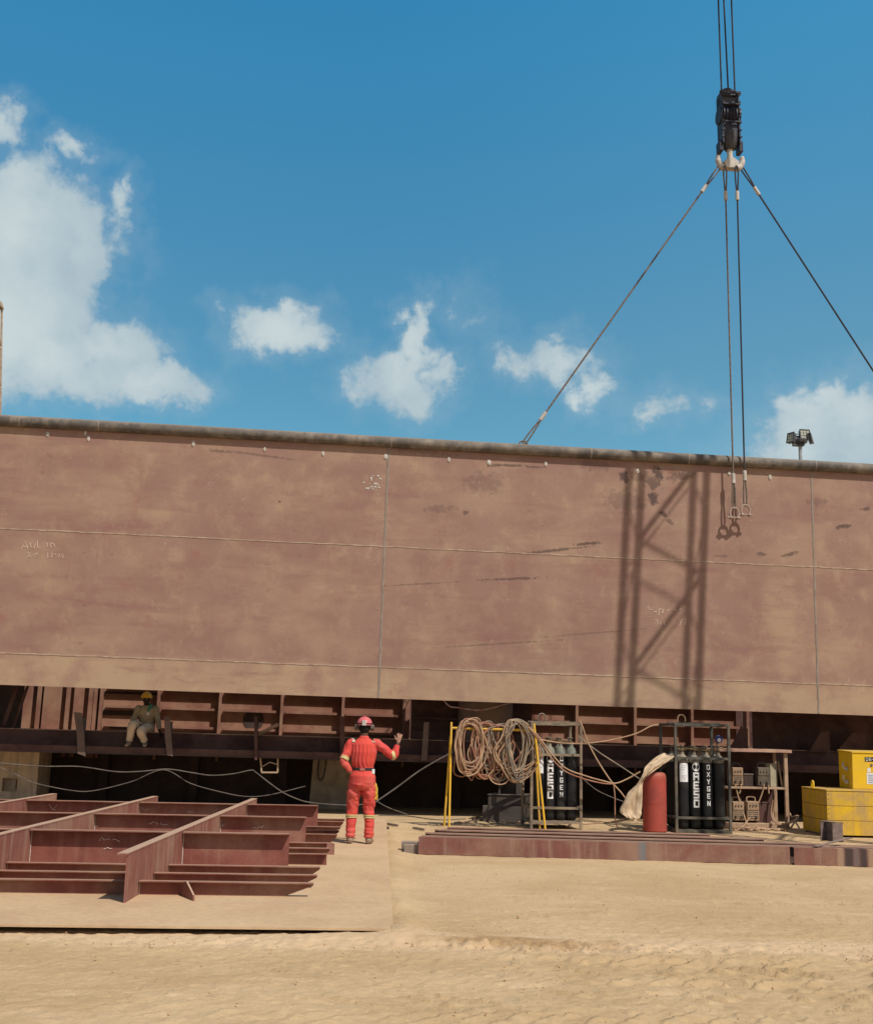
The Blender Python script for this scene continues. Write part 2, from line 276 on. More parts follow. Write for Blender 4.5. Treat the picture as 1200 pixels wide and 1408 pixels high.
# ------------------------------------------------------------------ mesh helpers
class MB:
    def __init__(s): s.v = []; s.f = []
    def add(s, vs, fs):
        o = len(s.v); s.v += [tuple(p) for p in vs]; s.f += [tuple(i + o for i in f) for f in fs]; return s
    def box(s, x0, x1, y0, y1, z0, z1, M=None):
        vs = [V((x, y, z)) for z in (z0, z1) for y in (y0, y1) for x in (x0, x1)]
        if M is not None: vs = [M @ p for p in vs]
        return s.add(vs, [(0, 2, 3, 1), (4, 5, 7, 6), (0, 1, 5, 4), (2, 6, 7, 3), (0, 4, 6, 2), (1, 3, 7, 5)])
    def bar(s, a, b, w, h=None, ref=V((0, 0, 1))):
        a, b = V(a), V(b); h = h or w; d = (b - a); L = d.length; d.normalize()
        r = ref if abs(d.dot(ref)) < .95 else V((0, 1, 0))
        x = d.cross(r).normalized(); z = x.cross(d)
        vs = [p + x * (i * w / 2) + z * (j * h / 2) for p in (a, b) for j in (-1, 1) for i in (-1, 1)]
        return s.add(vs, [(0, 1, 3, 2), (4, 6, 7, 5), (0, 4, 5, 1), (2, 3, 7, 6), (0, 2, 6, 4), (1, 5, 7, 3)])
    def tube(s, pts, r, n=8, closed=False, ry=None, ref=None):
        pts = [V(p) for p in pts]; N = len(pts)
        rs = r if isinstance(r, (list, tuple)) else [r] * N
        T = []
        for i in range(N):
            a = pts[(i - 1) % N] if (closed or i > 0) else pts[0]; b = pts[(i + 1) % N] if (closed or i < N - 1) else pts[-1]
            d = (b - a); T.append(d.normalized() if d.length > 1e-9 else V((0, 0, 1)))
        nr = ref.copy() if ref is not None else (V((1, 0, 0)) if abs(T[0].x) < .9 else V((0, 0, 1)))
        vs = []
        for i in range(N):
            t = T[i]
            if ref is not None: nr = ref.copy()
            nr = nr - t * nr.dot(t)
            if nr.length < 1e-6: nr = t.orthogonal()
            nr.normalize(); bn = t.cross(nr)
            rx, rw = (rs[i] if isinstance(rs[i], tuple) else (rs[i], rs[i]))
            for k in range(n):
                a = 2 * PI * k / n; vs.append(pts[i] + nr * (rx * math.cos(a)) + bn * (rw * math.sin(a)))
        fs = []
        for i in range(N if closed else N - 1):
            j = (i + 1) % N
            for k in range(n): k2 = (k + 1) % n; fs.append((i * n + k, i * n + k2, j * n + k2, j * n + k))
        if not closed: fs.append(tuple(range(n - 1, -1, -1))); fs.append(tuple((N - 1) * n + k for k in range(n)))
        return s.add(vs, fs)
    def lathe(s, prof, c=(0, 0, 0), n=20, M=None):
        c = V(c); vs = []
        for (r, z) in prof:
            for k in range(n):
                a = 2 * PI * k / n; p = V((r * math.cos(a), r * math.sin(a), z)); vs.append((M @ p if M is not None else p) + c)
        fs = [(i * n + k, i * n + (k + 1) % n, (i + 1) * n + (k + 1) % n, (i + 1) * n + k) for i in range(len(prof) - 1) for k in range(n)]
        fs.append(tuple(range(n - 1, -1, -1))); fs.append(tuple((len(prof) - 1) * n + k for k in range(n)))
        return s.add(vs, fs)
    def prism(s, poly, fn):
        """poly of 2d points; fn(p, side) -> 3d for side 0/1"""
        n = len(poly); vs = [fn(p, 0) for p in poly] + [fn(p, 1) for p in poly]
        fs = [tuple(range(n - 1, -1, -1)), tuple(range(n, 2 * n))] + [(i, (i + 1) % n, n + (i + 1) % n, n + i) for i in range(n)]
        return s.add(vs, fs)
    def ell(s, c, r, n=14, M=None):
        c = V(c); prof = []
        k = 9; vs = []
        for i in range(k + 1):
            th = PI * i / k; rr = max(math.sin(th), .02); zz = -math.cos(th)
            for j in range(n):
                a = 2 * PI * j / n; p = V((r[0] * rr * math.cos(a), r[1] * rr * math.sin(a), r[2] * zz)); vs.append((M @ p if M is not None else p) + c)
        fs = [(i * n + j, i * n + (j + 1) % n, (i + 1) * n + (j + 1) % n, (i + 1) * n + j) for i in range(k) for j in range(n)]
        fs.append(tuple(range(n - 1, -1, -1))); fs.append(tuple(k * n + j for j in range(n)))
        return s.add(vs, fs)
    def mesh(s, name, smooth=False):
        me = bpy.data.meshes.new(name); me.from_pydata(s.v, [], s.f); me.update()
        bm = bmesh.new(); bm.from_mesh(me); bmesh.ops.recalc_face_normals(bm, faces=bm.faces); bm.to_mesh(me); bm.free()
        if smooth: smooth_mesh(me)
        return me
    def build(s, name, m, parent=None, smooth=False, bevel=0.0):
        return obj(name, s.mesh(name, smooth), m, parent, bevel)
def smooth_mesh(me, ang=.7):
    me.polygons.foreach_set('use_smooth', [True] * len(me.polygons))
    try: me.set_sharp_from_angle(angle=ang)
    except Exception: pass
def obj(name, me, m, parent=None, bevel=0.0):
    o = bpy.data.objects.new(name, me); COL.objects.link(o); o.data.materials.append(m)
    if parent: o.parent = parent
    if bevel:
        b = o.modifiers.new('bevel', 'BEVEL'); b.width = bevel; b.segments = 2; b.limit_method = 'ANGLE'
    return o
def tag(o, label=None, cat=None, group=None, kind=None):
    for k, v in (('label', label), ('category', cat), ('group', group), ('kind', kind)):
        if v: o[k] = v
    return o
def thing(name, label, cat, loc=(0, 0, 0), rz=0.0, group=None, M=None):
    o = bpy.data.objects.new(name, None); COL.objects.link(o); o.empty_display_size = .2
    if M is not None: o.matrix_world = M
    else: o.location = loc; o.rotation_euler = (0, 0, rz)
    return tag(o, label, cat, group)
def kids(o): return [c for c in COL.objects if c.parent == o]
def copy_tree(o, parent=None):
    c = o.copy(); COL.objects.link(c)
    if parent: c.parent = parent
    for ch in kids(o): copy_tree(ch, c)
    return c
def bez(pts, n=8, closed=False):
    """Catmull-Rom through points"""
    P = [V(p) for p in pts]; N = len(P); out = []
    for i in range(N if closed else N - 1):
        p0 = P[(i - 1) % N] if closed or i > 0 else P[0] * 2 - P[1]; p1 = P[i]; p2 = P[(i + 1) % N]
        p3 = P[(i + 2) % N] if closed or i + 2 < N else P[-1] * 2 - P[-2]
        for k in range(n):
            t = k / n; out.append(.5 * ((2 * p1) + (p2 - p0) * t + (2 * p0 - 5 * p1 + 4 * p2 - p3) * t * t + (3 * p1 - p0 - 3 * p2 + p3) * t ** 3))
    if not closed: out.append(P[-1])
    return out
def remesh(mb, voxel, smooth=4, name='tmp'):
    me = mb.mesh(name); o = bpy.data.objects.new(name, me); COL.objects.link(o)
    r = o.modifiers.new('r', 'REMESH'); r.mode = 'VOXEL'; r.voxel_size = voxel; r.use_smooth_shade = True
    if smooth: sm = o.modifiers.new('s', 'SMOOTH'); sm.factor = .5; sm.iterations = smooth
    dg = bpy.context.evaluated_depsgraph_get(); dg.update()
    out = bpy.data.meshes.new_from_object(o.evaluated_get(dg)); bpy.data.objects.remove(o); bpy.data.meshes.remove(me)
    out.name = name; out.polygons.foreach_set('use_smooth', [True] * len(out.polygons)); return out
def crumple(me, amp, sc3, seed=0):
    me.update(); ns = [v.normal.copy() for v in me.vertices]
    for v, n in zip(me.vertices, ns):
        p = V((v.co.x * sc3[0] + seed, v.co.y * sc3[1], v.co.z * sc3[2])); f = noise.noise(p) + .5 * noise.noise(p * 2.1)
        v.co += n * (amp * (abs(f) * 1.6 - .4))
    me.update()

# ------------------------------------------------------------------ ground
def vnoise(X, Y, s, seed):
    rng = np.random.RandomState(seed); N = 256; g = rng.rand(N, N)
    x = X * s; y = Y * s; xi = np.floor(x).astype(int); yi = np.floor(y).astype(int); fx = x - xi; fy = y - yi
    fx = fx * fx * (3 - 2 * fx); fy = fy * fy * (3 - 2 * fy)
    a = g[xi % N, yi % N]; b = g[(xi + 1) % N, yi % N]; c = g[xi % N, (yi + 1) % N]; d = g[(xi + 1) % N, (yi + 1) % N]
    return (a * (1 - fx) + b * fx) * (1 - fy) + (c * (1 - fx) + d * fx) * fy - .5
def build_ground():
    def axis(lo, hi, step, far):
        core = np.arange(lo, hi + step, step); out = [hi]; k = step
        up = []; p = core[-1]; k = step
        while p < far: k *= 1.35; p += k; up.append(p)
        dn = []; p = core[0]; k = step
        while p > -far: k *= 1.35; p -= k; dn.append(p)
        return np.array(dn[::-1] + list(core) + up)
    xs = axis(-5, 6.5, .021, 2500); 
    ys = np.concatenate([axis(6.0, 12.5, .022, 1)[0:0], np.arange(6.3, 11.4, .016), np.arange(11.4, 27, .05)])
    p, k = 27.0, .06; up = []
    while p < 2500: k *= 1.35; p += k; up.append(p)
    p, k = 6.3, .03; dn = []
    while p > -300: k *= 1.4; p -= k; dn.append(p)
    ys = np.array(dn[::-1] + list(ys) + up)
    X, Y = np.meshgrid(xs, ys)
    fade = np.clip((30 - np.hypot(X, Y)) / 10, 0, 1)
    Yl = Y - .035 * X + .12 * vnoise(X, Y, .6, 3)
    h = .022 * vnoise(X, Y, .7, 1) + .02 * vnoise(X * .6, Y, 3, 2) + .012 * vnoise(X * .5, Y, 7, 4) * (vnoise(X, Y, .9, 31) + .6) + .009 * vnoise(X * .8, Y, 15, 5) + .009 * vnoise(X, Y, 27, 35)
    near = np.clip((13.5 - Y) / 3, .3, 1)
    h *= near
    # clods thrown up beside the rut
    rut = np.exp(-((Yl - 9.55) / .3) ** 2); c1 = .6 * vnoise(X, Y, 6, 6) + .8 * vnoise(X, Y, 13, 7) + .6 * vnoise(X, Y, 24, 17)
    act = np.clip(vnoise(X, Y, .5, 8) + .62, 0, 1)
    wet = np.exp(-((X - .75) / .75) ** 2) * np.exp(-((Yl - 9.62) / .16) ** 2)
    h += rut * act * .04 * np.clip(c1, -.3, .6) + wet * .085 * np.clip(c1 + .1, -.12, .7)
    h += .006 * np.exp(-((Yl - 9.3) / .1) ** 2) - .008 * np.exp(-((Yl - 9.05) / .15) ** 2)
    pk = vnoise(X * .55, Y, 9, 61); h -= .02 * np.clip(pk - .22, 0, .3) * (np.clip(vnoise(X, Y, .8, 62) + .6, 0, 1))   # scuffed pock marks
    pk = vnoise(X * .6, Y, 17, 63); h -= .026 * np.clip(pk - .2, 0, .3)
    # tyre lug prints in several passes
    for (y0, wd, per, slant, amp, sd) in [(8.75, .22, .27, 1.1, .045, 11), (8.3, .2, .25, -1.0, .045, 12), (7.8, .26, .28, 1.2, .045, 13), (9.08, .16, .24, -1.0, .035, 14), (7.3, .2, .25, -1.0, .04, 18), (11.4, .3, .3, 1.0, .022, 15), (12.6, .3, .3, 1.0, .02, 16), (14, .4, .34, 1, .016, 17)]:
        m_ = np.exp(-((Yl - y0) / wd) ** 4) * np.clip(vnoise(X, Y, .8, sd) + .4 + np.clip(.15 * X, -.35, .5), 0, .9)
        ph = (X + slant * (Yl - y0) + .06 * vnoise(X, Y, 3, sd + 20)) / per
        saw = (ph - np.floor(ph)); lug = np.clip(1 - saw * 1.3, 0, 1) * np.clip((vnoise(X, Y, 7, sd + 40) + .08) * 6, 0, 1)
        h += amp * m_ * (lug - .4) * (.9 + .15 * np.clip(X, 0, 1))
    # keep the sand below the steel plate and under the yard gear
    h -= .012
    h += .056 * np.exp(-((X + .15) / 1.3) ** 2) * np.exp(-((Yl - 9.88) / .28) ** 2) * (.85 + 1.1 * vnoise(X, Y, 1.8, 72))
    xe = -.268 - .0425 * (Y - 9.95); h += .06 * (.8 + 1.1 * vnoise(X, Y, 1.7, 73)) * np.exp(-((X - xe - .06) / .18) ** 2) * np.clip((Y - 9.6) * 2, 0, 1) * np.clip((22 - Y) / 3, 0, 1)
    h *= fade
    nn = np.clip(vnoise(X, Y, 2.6, 71) + .15, 0, 1); pl = (X < xe - .02 - .16 * nn) & (Y > 9.99 + .0787 * (X + .268) + .2 * nn)
    h = np.where(pl & (Y < 24), np.minimum(h, .01), h)
    nx, ny = len(xs), len(ys)
    vs = np.stack([X.ravel(), Y.ravel(), h.ravel()], 1)
    me = bpy.data.meshes.new('sand_ground'); me.vertices.add(nx * ny); me.vertices.foreach_set('co', vs.ravel())
    i = np.arange(nx - 1)[None, :] + nx * np.arange(ny - 1)[:, None]
    q = np.stack([i, i + 1, i + nx + 1, i + nx], -1).reshape(-1, 4)
    me.loops.add(q.size); me.loops.foreach_set('vertex_index', q.ravel().astype(np.int32))
    me.polygons.add(len(q)); me.polygons.foreach_set('loop_start', (np.arange(len(q)) * 4).astype(np.int32))
    me.update(calc_edges=True); me.polygons.foreach_set('use_smooth', [True] * len(q)); me.validate()
    tag(obj('sand_ground', me, sand_material()), 'tyre-marked dry sand of the yard', 'ground', kind='structure')
build_ground()
def pebbles():
    b = MB(); r = random.Random(3)
    for i in range(900):
        y = r.uniform(7, 15); x = r.uniform(-.42, .5) * y; s = r.uniform(.004, .011) * (1 if r.random() < .95 else 1.7)
        if x < -.1 and y > 9.5: continue
        if r.random() < .4: y = 9.55 + .035 * x + r.gauss(0, .2)
        p = V((x, y, .006)); vs = []
        q = [V((1, 0, 0)), V((-1, 0, 0)), V((0, 1, 0)), V((0, -1, 0)), V((0, 0, .8)), V((0, 0, -.6))]
        vs = [p + V((a.x * s * r.uniform(.6, 1.3), a.y * s * r.uniform(.6, 1.3), a.z * s)) for a in q]
        b.add(vs, [(0, 2, 4), (2, 1, 4), (1, 3, 4), (3, 0, 4), (2, 0, 5), (1, 2, 5), (3, 1, 5), (0, 3, 5)])
    tag(b.build('sand_clods', mat('clod', (.46, .3, .16), (.36, .23, .12), .95, scale=9)), 'loose clods and grit scattered over the sand', 'clods', kind='stuff')
pebbles()

# ------------------------------------------------------------------ ship hull
hull = thing('ship_hull', 'huge rust-red primed ship hull side with weld seams and grey top rail, set on blocks', 'ship', M=HM)
def build_hull():
    hm = hull_material()
    ZT, ZB = 7.56, 2.325
    b = MB(); b.box(-16, 16, 0, .018, ZB, ZT); b.build('side_shell', hm, hull)
    rl = MB(); rl.tube([(-16 + i * .5, -.035, ZT + .0) for i in range(65)], .115, 20); rl.build('top_rail', M_rail, hull, True)
    for xx in (-9.25, -8.55, -7.0, -1.09, 3.1, 5.2, 7.98):
        w = MB(); w.lathe([(.1155, -.012), (.119, -.008), (.119, .008), (.1155, .012)], (xx + .05, -.035, ZT), 20, Matrix.Rotation(PI / 2, 3, 'Y')); w.build('rail_joint', M_weld, hull, True)
    r = random.Random(5)
    def seam(a, bb, w, m_, name='weld_seam', n=80):
        s = MB(); a, bb = V(a), V(bb); d = (bb - a); L = d.length; d.normalize(); sd = V((0, 1, 0)).cross(d)
        pts = [a + d * (L * i / n) + sd * r.uniform(-.006, .006) for i in range(n + 1)]
        s.tube(pts, [(w * r.uniform(.7, 1.2), .006) for _ in pts], 6, ref=sd); s.build(name, m_, hull)
    for xx in (-10.2, -1.09, 7.97): seam((xx, -.003, ZB + .01), (xx, -.003, ZT - .1), .023, M_weld)
    for z in (5.372, 2.932):
        seam((-15.9, -.003, z), (15.9, -.003, z), .013, M_weldthin, n=220)
    # small bare welds left by removed lugs
    for (u, v) in [(66, 597), (118, 595), (122, 603), (266, 610), (364, 618), (444, 624), (530, 628), (617, 632), (672, 636), (750, 638), (876, 648), (1002, 651), (1058, 656)]:
        p = hp(u, v, -.006); l = MB(); l.ell(p, (r.uniform(.025, .05), .014, r.uniform(.045, .07)), 8); l.build('lug_weld', M_lugw, hull, True)
    sp_ = MB()
    for i in range(26):
        p = hp(513 + r.gauss(0, 6), 664 + r.gauss(0, 6), -.004); s_ = r.uniform(.01, .03); sp_.ell(p, (s_, .006, s_ * r.uniform(.6, 1)), 6)
    sp_.build('paint_speck', M_lugw, hull)
    # chalk
    def chalk(strokes, name='chalk_lettering', rr=.008):
        c = MB()
        for s_ in strokes: c.tube([hp(u, v, -.003) for (u, v) in s_], [(rr, .004)] * len(s_), 5, ref=V((1, 0, .4)).normalized())
        c.build(name, M_chalk, hull)
    chalk([[(30, 755), (34, 744), (39, 754)], [(31, 752), (39, 751)], [(42, 746), (43, 753), (47, 754), (50, 746)], [(52, 743), (52, 753), (56, 753)], [(65, 746), (65, 752)], [(69, 746), (74, 748), (76, 752), (71, 753), (69, 747)],
           [(38, 760), (42, 759), (39, 766), (43, 765)], [(52, 760), (47, 763), (48, 766), (54, 764), (50, 762)], [(66, 760), (66, 767)], [(69, 761), (72, 760), (72, 763), (69, 766), (73, 766)], [(75, 762), (78, 762)], [(80, 762), (83, 761), (80, 766), (84, 766)], [(88, 762), (85, 762), (85, 764), (88, 765), (86, 767)]])
    chalk([[(889, 835), (892, 833), (890, 837), (894, 839)], [(895, 836), (896, 839), (893, 839)], [(898, 841), (903, 841)], [(904, 838), (909, 837)], [(906, 838), (905, 846)], [(909, 837), (910, 843)], [(912, 837), (911, 843)], [(916, 840), (920, 838)], [(926, 839), (930, 838)], [(933, 838), (936, 836)],
           [(900, 852), (903, 853), (904, 858)], [(907, 855), (908, 859)], [(912, 854), (914, 860)], [(933, 852), (937, 851), (934, 859)], [(940, 852), (943, 851), (941, 859)]])
    # ---- inside, behind the shell: lit longitudinal bulkhead at 4.5 m
    Y0 = 4.5
    def panel(x0, x1, z0=.9, z1=4.6, m_=M_inner, y=Y0, name='inner_panel'): q = MB(); q.box(x0, x1, y, y + .02, z0, z1); return q.build(name, m_, hull)
    panel(-9.07, -.1); panel(2.4, 7.85)
    fx = [hp(u, 970, Y0 - .3).x for u in (218, 303, 388, 472, 556)] + [hp(u, 970, Y0 - .3).x for u in (714, 793, 873, 951, 1027)]
    fx.insert(0, hp(139, 970, Y0 - .3).x)
    for x in fx:
        q = MB(); q.box(x - .008, x + .008, Y0 - .3, Y0, .9, 4.6); q.box(x - .035, x + .03, Y0 - .32, Y0 - .3, .9, 4.6); q.build('web_frame', M_inner, hull)
    def longs(x0, x1):
        for z in (1.66, 2.085, 2.51, 2.935):
            q = MB(); q.box(x0, x1, Y0 - .15, Y0, z - .006, z + .006); q.box(x0, x1, Y0 - .162, Y0 - .15, z - .05, z + .006); q.build('longitudinal', M_inner, hull)
    for a, bb in list(zip(fx[:6], fx[1:6])) + list(zip(fx[6:], fx[7:])): 
        longs(a + .07, bb - .09)
    # left: vertical stiffeners and flat slot plates, the openings' shade put into their colour
    for u in (53, 62, 93, 104, 124, 131):
        x = hp(u, 975, Y0 - .2).x; q = MB(); q.box(x - .007, x + .007, Y0 - .2, Y0, .9, 4.6); q.box(x - .05, x + .05, Y0 - .212, Y0 - .2, .9, 4.6); q.build('stiffener', M_inner, hull)
    for (u0, u1, v0, v1) in [(143, 217, 950, 956), (140, 200, 976, 985), (150, 215, 999, 1004)]:
        a, c_ = hp(u0, v0, Y0 - .02), hp(u1, v1, Y0 - .02); hh = abs(a.z - c_.z) / 2; n = 8
        poly = [(a.x + hh - hh * math.sin(PI * i / n), (a.z + c_.z) / 2 + hh * math.cos(PI * i / n)) for i in range(n + 1)] + [(c_.x - hh + hh * math.sin(PI * i / n), (a.z + c_.z) / 2 - hh * math.cos(PI * i / n)) for i in range(n + 1)]
        q = MB(); q.prism(poly, lambda p, s_: V((p[0], Y0 - .006 - .003 * s_, p[1]))); q.build('slot', M_black, hull)
    # dark plates added across the recesses to block the sunlit interior; struts, gussets
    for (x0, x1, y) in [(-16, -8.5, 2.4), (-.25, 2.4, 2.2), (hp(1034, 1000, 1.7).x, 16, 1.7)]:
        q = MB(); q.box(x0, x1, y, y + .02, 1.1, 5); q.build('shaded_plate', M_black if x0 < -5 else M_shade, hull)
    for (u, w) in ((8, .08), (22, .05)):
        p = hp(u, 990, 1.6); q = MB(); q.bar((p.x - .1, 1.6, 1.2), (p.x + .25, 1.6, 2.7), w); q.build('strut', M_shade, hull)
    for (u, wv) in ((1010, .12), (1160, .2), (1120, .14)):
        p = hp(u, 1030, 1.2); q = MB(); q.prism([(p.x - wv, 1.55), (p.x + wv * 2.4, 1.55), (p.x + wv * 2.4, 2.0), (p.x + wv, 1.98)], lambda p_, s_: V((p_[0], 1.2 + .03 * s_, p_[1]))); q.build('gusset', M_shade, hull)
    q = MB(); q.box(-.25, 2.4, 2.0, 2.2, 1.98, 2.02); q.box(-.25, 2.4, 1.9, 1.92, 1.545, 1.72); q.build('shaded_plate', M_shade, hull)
    a, c_ = hp(634, 965, 1.5), hp(708, 1060, 1.5)
    q = MB(); q.lathe([((c_.x - a.x) / 2, 1.0), ((c_.x - a.x) / 2, 5)], ((a.x + c_.x) / 2, 2.0, 0), 28); q.build('vertical_trunk', mat('trunk_primer', (.22, .145, .105), (.17, .11, .085), .7, scale=3), hull, True)
    # double bottom: girder face, ledge, tank top, bottom plating
    SB = Matrix.Rotation(-.0045, 4, 'Y')
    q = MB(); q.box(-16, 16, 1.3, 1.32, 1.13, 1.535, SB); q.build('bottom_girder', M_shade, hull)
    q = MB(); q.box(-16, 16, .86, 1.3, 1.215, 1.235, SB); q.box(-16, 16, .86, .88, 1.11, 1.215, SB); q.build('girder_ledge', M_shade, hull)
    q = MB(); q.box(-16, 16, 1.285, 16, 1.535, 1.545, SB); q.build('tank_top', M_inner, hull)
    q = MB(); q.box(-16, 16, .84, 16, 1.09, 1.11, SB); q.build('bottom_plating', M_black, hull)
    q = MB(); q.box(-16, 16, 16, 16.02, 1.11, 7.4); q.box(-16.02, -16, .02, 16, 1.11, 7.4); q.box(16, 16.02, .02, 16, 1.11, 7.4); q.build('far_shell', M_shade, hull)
    M_lip = mat('edge_pale', (.4, .27, .18), (.2, .12, .09), .85, scale=2, lo=.4, hi=.6)  # pale two-tone strips along the girder and ledge edges
    for (y_, z_) in ((1.293, 1.536), (.853, 1.104)):
        q = MB(); q.box(-16, 16, y_ - .01, y_ + .006, z_ - .006, z_ + .008, SB); q.build('edge_lip', M_lip, hull)
    # brackets that carry the shell
    def bracket(poly, y, m_=M_shade):
        q = MB(); P = [hp(u, v, y) for (u, v) in poly]; pl = [(p.x, p.z) for p in P]
        q.prism(pl, lambda p, s_: V((p[0], y + .025 * s_, p[1])))
        cx = sum(p[0] for p in pl) / len(pl); zt = max(p[1] for p in pl)
        q.box(cx - .01, cx + .01, y + .025, 1.3, 1.24, zt - .1); q.build('shell_bracket', m_, hull)
    bm_ = mat('bracket_primer', (.15, .1, .08), (.11, .075, .062), .7, scale=4)
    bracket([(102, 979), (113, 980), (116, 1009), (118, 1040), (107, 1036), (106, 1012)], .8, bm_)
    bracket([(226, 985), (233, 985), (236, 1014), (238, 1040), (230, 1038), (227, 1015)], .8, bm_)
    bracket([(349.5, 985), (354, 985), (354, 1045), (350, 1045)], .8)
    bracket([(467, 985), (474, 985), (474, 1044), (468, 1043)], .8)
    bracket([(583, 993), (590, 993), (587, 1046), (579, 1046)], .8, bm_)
    # manhole as a flat dark disc, its inner shade painted, and a small hung inspection frame
    p = hp(348, 990, 4.3); q = MB(); q.lathe([(.24, 0), (.24, .004)], (p.x, 4.49, p.z), 24, Matrix.Rotation(PI / 2, 3, 'X')); q.build('manhole', M_black, hull)
    fr = MB(); A, B_, C_, D_ = hp(358, 1042, .95), hp(382, 1042, .95), hp(382, 1062, .95), hp(360, 1062, .95)
    for s_, e_ in ((A, D_), (B_, C_), (D_, C_)): fr.bar(s_, e_, .03)
    E_ = hp(361, 1054, .95); G_ = hp(371, 1048, .95); fr.bar(E_, G_, .02); fr.bar(G_, hp(381, 1051, .95), .02)
    fr.build('hanging_frame', mat('frame_bare', (.42, .3, .2), (.3, .22, .15), .7, scale=8), hull)
build_hull()
def plank():
    a, b_ = HM @ hp(357, 1009, 1.15), HM @ hp(383, 996, .95)
    q = MB(); q.bar(a, b_, .1, .05); tag(q.build('timber_plank', mat('plank_wood', (.36, .24, .16), (.28, .18, .12), .8, scale=9)), 'short timber plank sticking out tilted over the girder edge under the hull', 'plank')
plank()

# supports under the ship
def supports():
    # left concrete block with a square recess
    y = HM @ hp(20, 1070, 2.6)
    P = lambda u, v: HM @ hp(u, v, 2.6)
    t_ = thing('concrete_block', 'pale concrete support block with a square recess, under the hull', 'block', (P(51, 1080).x, P(51, 1080).y, 0), math.radians(5.5))
    x0 = -2.2; k = .0166
    rx0, rx1 = (8 - 51) * k, (27 - 51) * k; z0, z1 = P(20, 1088).z, P(20, 1070).z
    q = MB(); q.box(x0, rx0, 0, 1.2, -.02, 1.09); q.box(rx1, 0, 0, 1.2, -.02, 1.09); q.box(rx0, rx1, 0, 1.2, -.02, z0); q.box(rx0, rx1, 0, 1.2, z1, 1.09); q.box(rx0, rx1, .16, 1.2, z0, z1)
    q.build('block_body', M_concrete, t_)
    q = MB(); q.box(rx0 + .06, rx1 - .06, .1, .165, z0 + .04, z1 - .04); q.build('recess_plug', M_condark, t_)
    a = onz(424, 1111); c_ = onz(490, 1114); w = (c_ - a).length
    t_ = thing('concrete_block', 'dark shaded concrete block under the hull beside the standing man', 'block', a, math.atan2(c_.y - a.y, c_.x - a.x))
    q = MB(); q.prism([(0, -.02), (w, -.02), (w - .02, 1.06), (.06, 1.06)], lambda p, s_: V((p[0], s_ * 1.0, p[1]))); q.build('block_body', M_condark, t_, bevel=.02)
    q = MB(); q.tube(bez([(.22, -.02, 1.06), (.2, -.03, .8), (.24, -.03, .62), (.33, -.03, .66), (.38, -.03, .9), (.38, -.02, 1.05)]), .012, 6); q.build('lifting_loop', M_ropedark, t_, True)
    a = onz(663, 1129); c_ = onz(714, 1131); w = (c_ - a).length
    t_ = thing('support_stand', 'dark stepped steel support stand under the hull behind the hanging hoses', 'stand', a, math.atan2(c_.y - a.y, c_.x - a.x))
    M_st = mat('stand_steel', (.085, .07, .062), (.06, .05, .045), .7, scale=4, dust=(.14, .11, .085), dust_amt=.4, up=.5)
    q = MB(); q.box(0, w + .1, 0, .9, -.01, .3); q.build('base', M_st, t_, bevel=.01)
    q = MB(); q.box(.1, w + .1, .05, .85, .3, .5); q.box(.08, w + .12, .03, .87, .5, .52); q.build('step', M_st, t_, bevel=.008)
    q = MB(); q.box(.28, .31, .2, .7, .52, 1.08); q.box(w - .1, w - .07, .2, .7, .52, 1.08); q.box(.31, w - .1, .44, .47, .52, 1.08); q.build('column', M_st, t_)
    q = MB(); q.box(.25, w, .1, .8, 1.03, 1.085); q.build('head_plate', M_st, t_, bevel=.008)
    # added dark wall under the flat bottom, keeps the gap black
    t_ = thing('dark_backing', 'long black backing wall added far beneath the hull bottom', 'backing wall', M=HM)
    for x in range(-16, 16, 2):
        q = MB(); q.box(x, x + 2, 4.3, 4.4, -.2, 1.1); q.box(x + .9, x + 1.1, 4.05, 4.3, -.2, 1.0); q.build('backing_panel', M_black, t_)
supports()

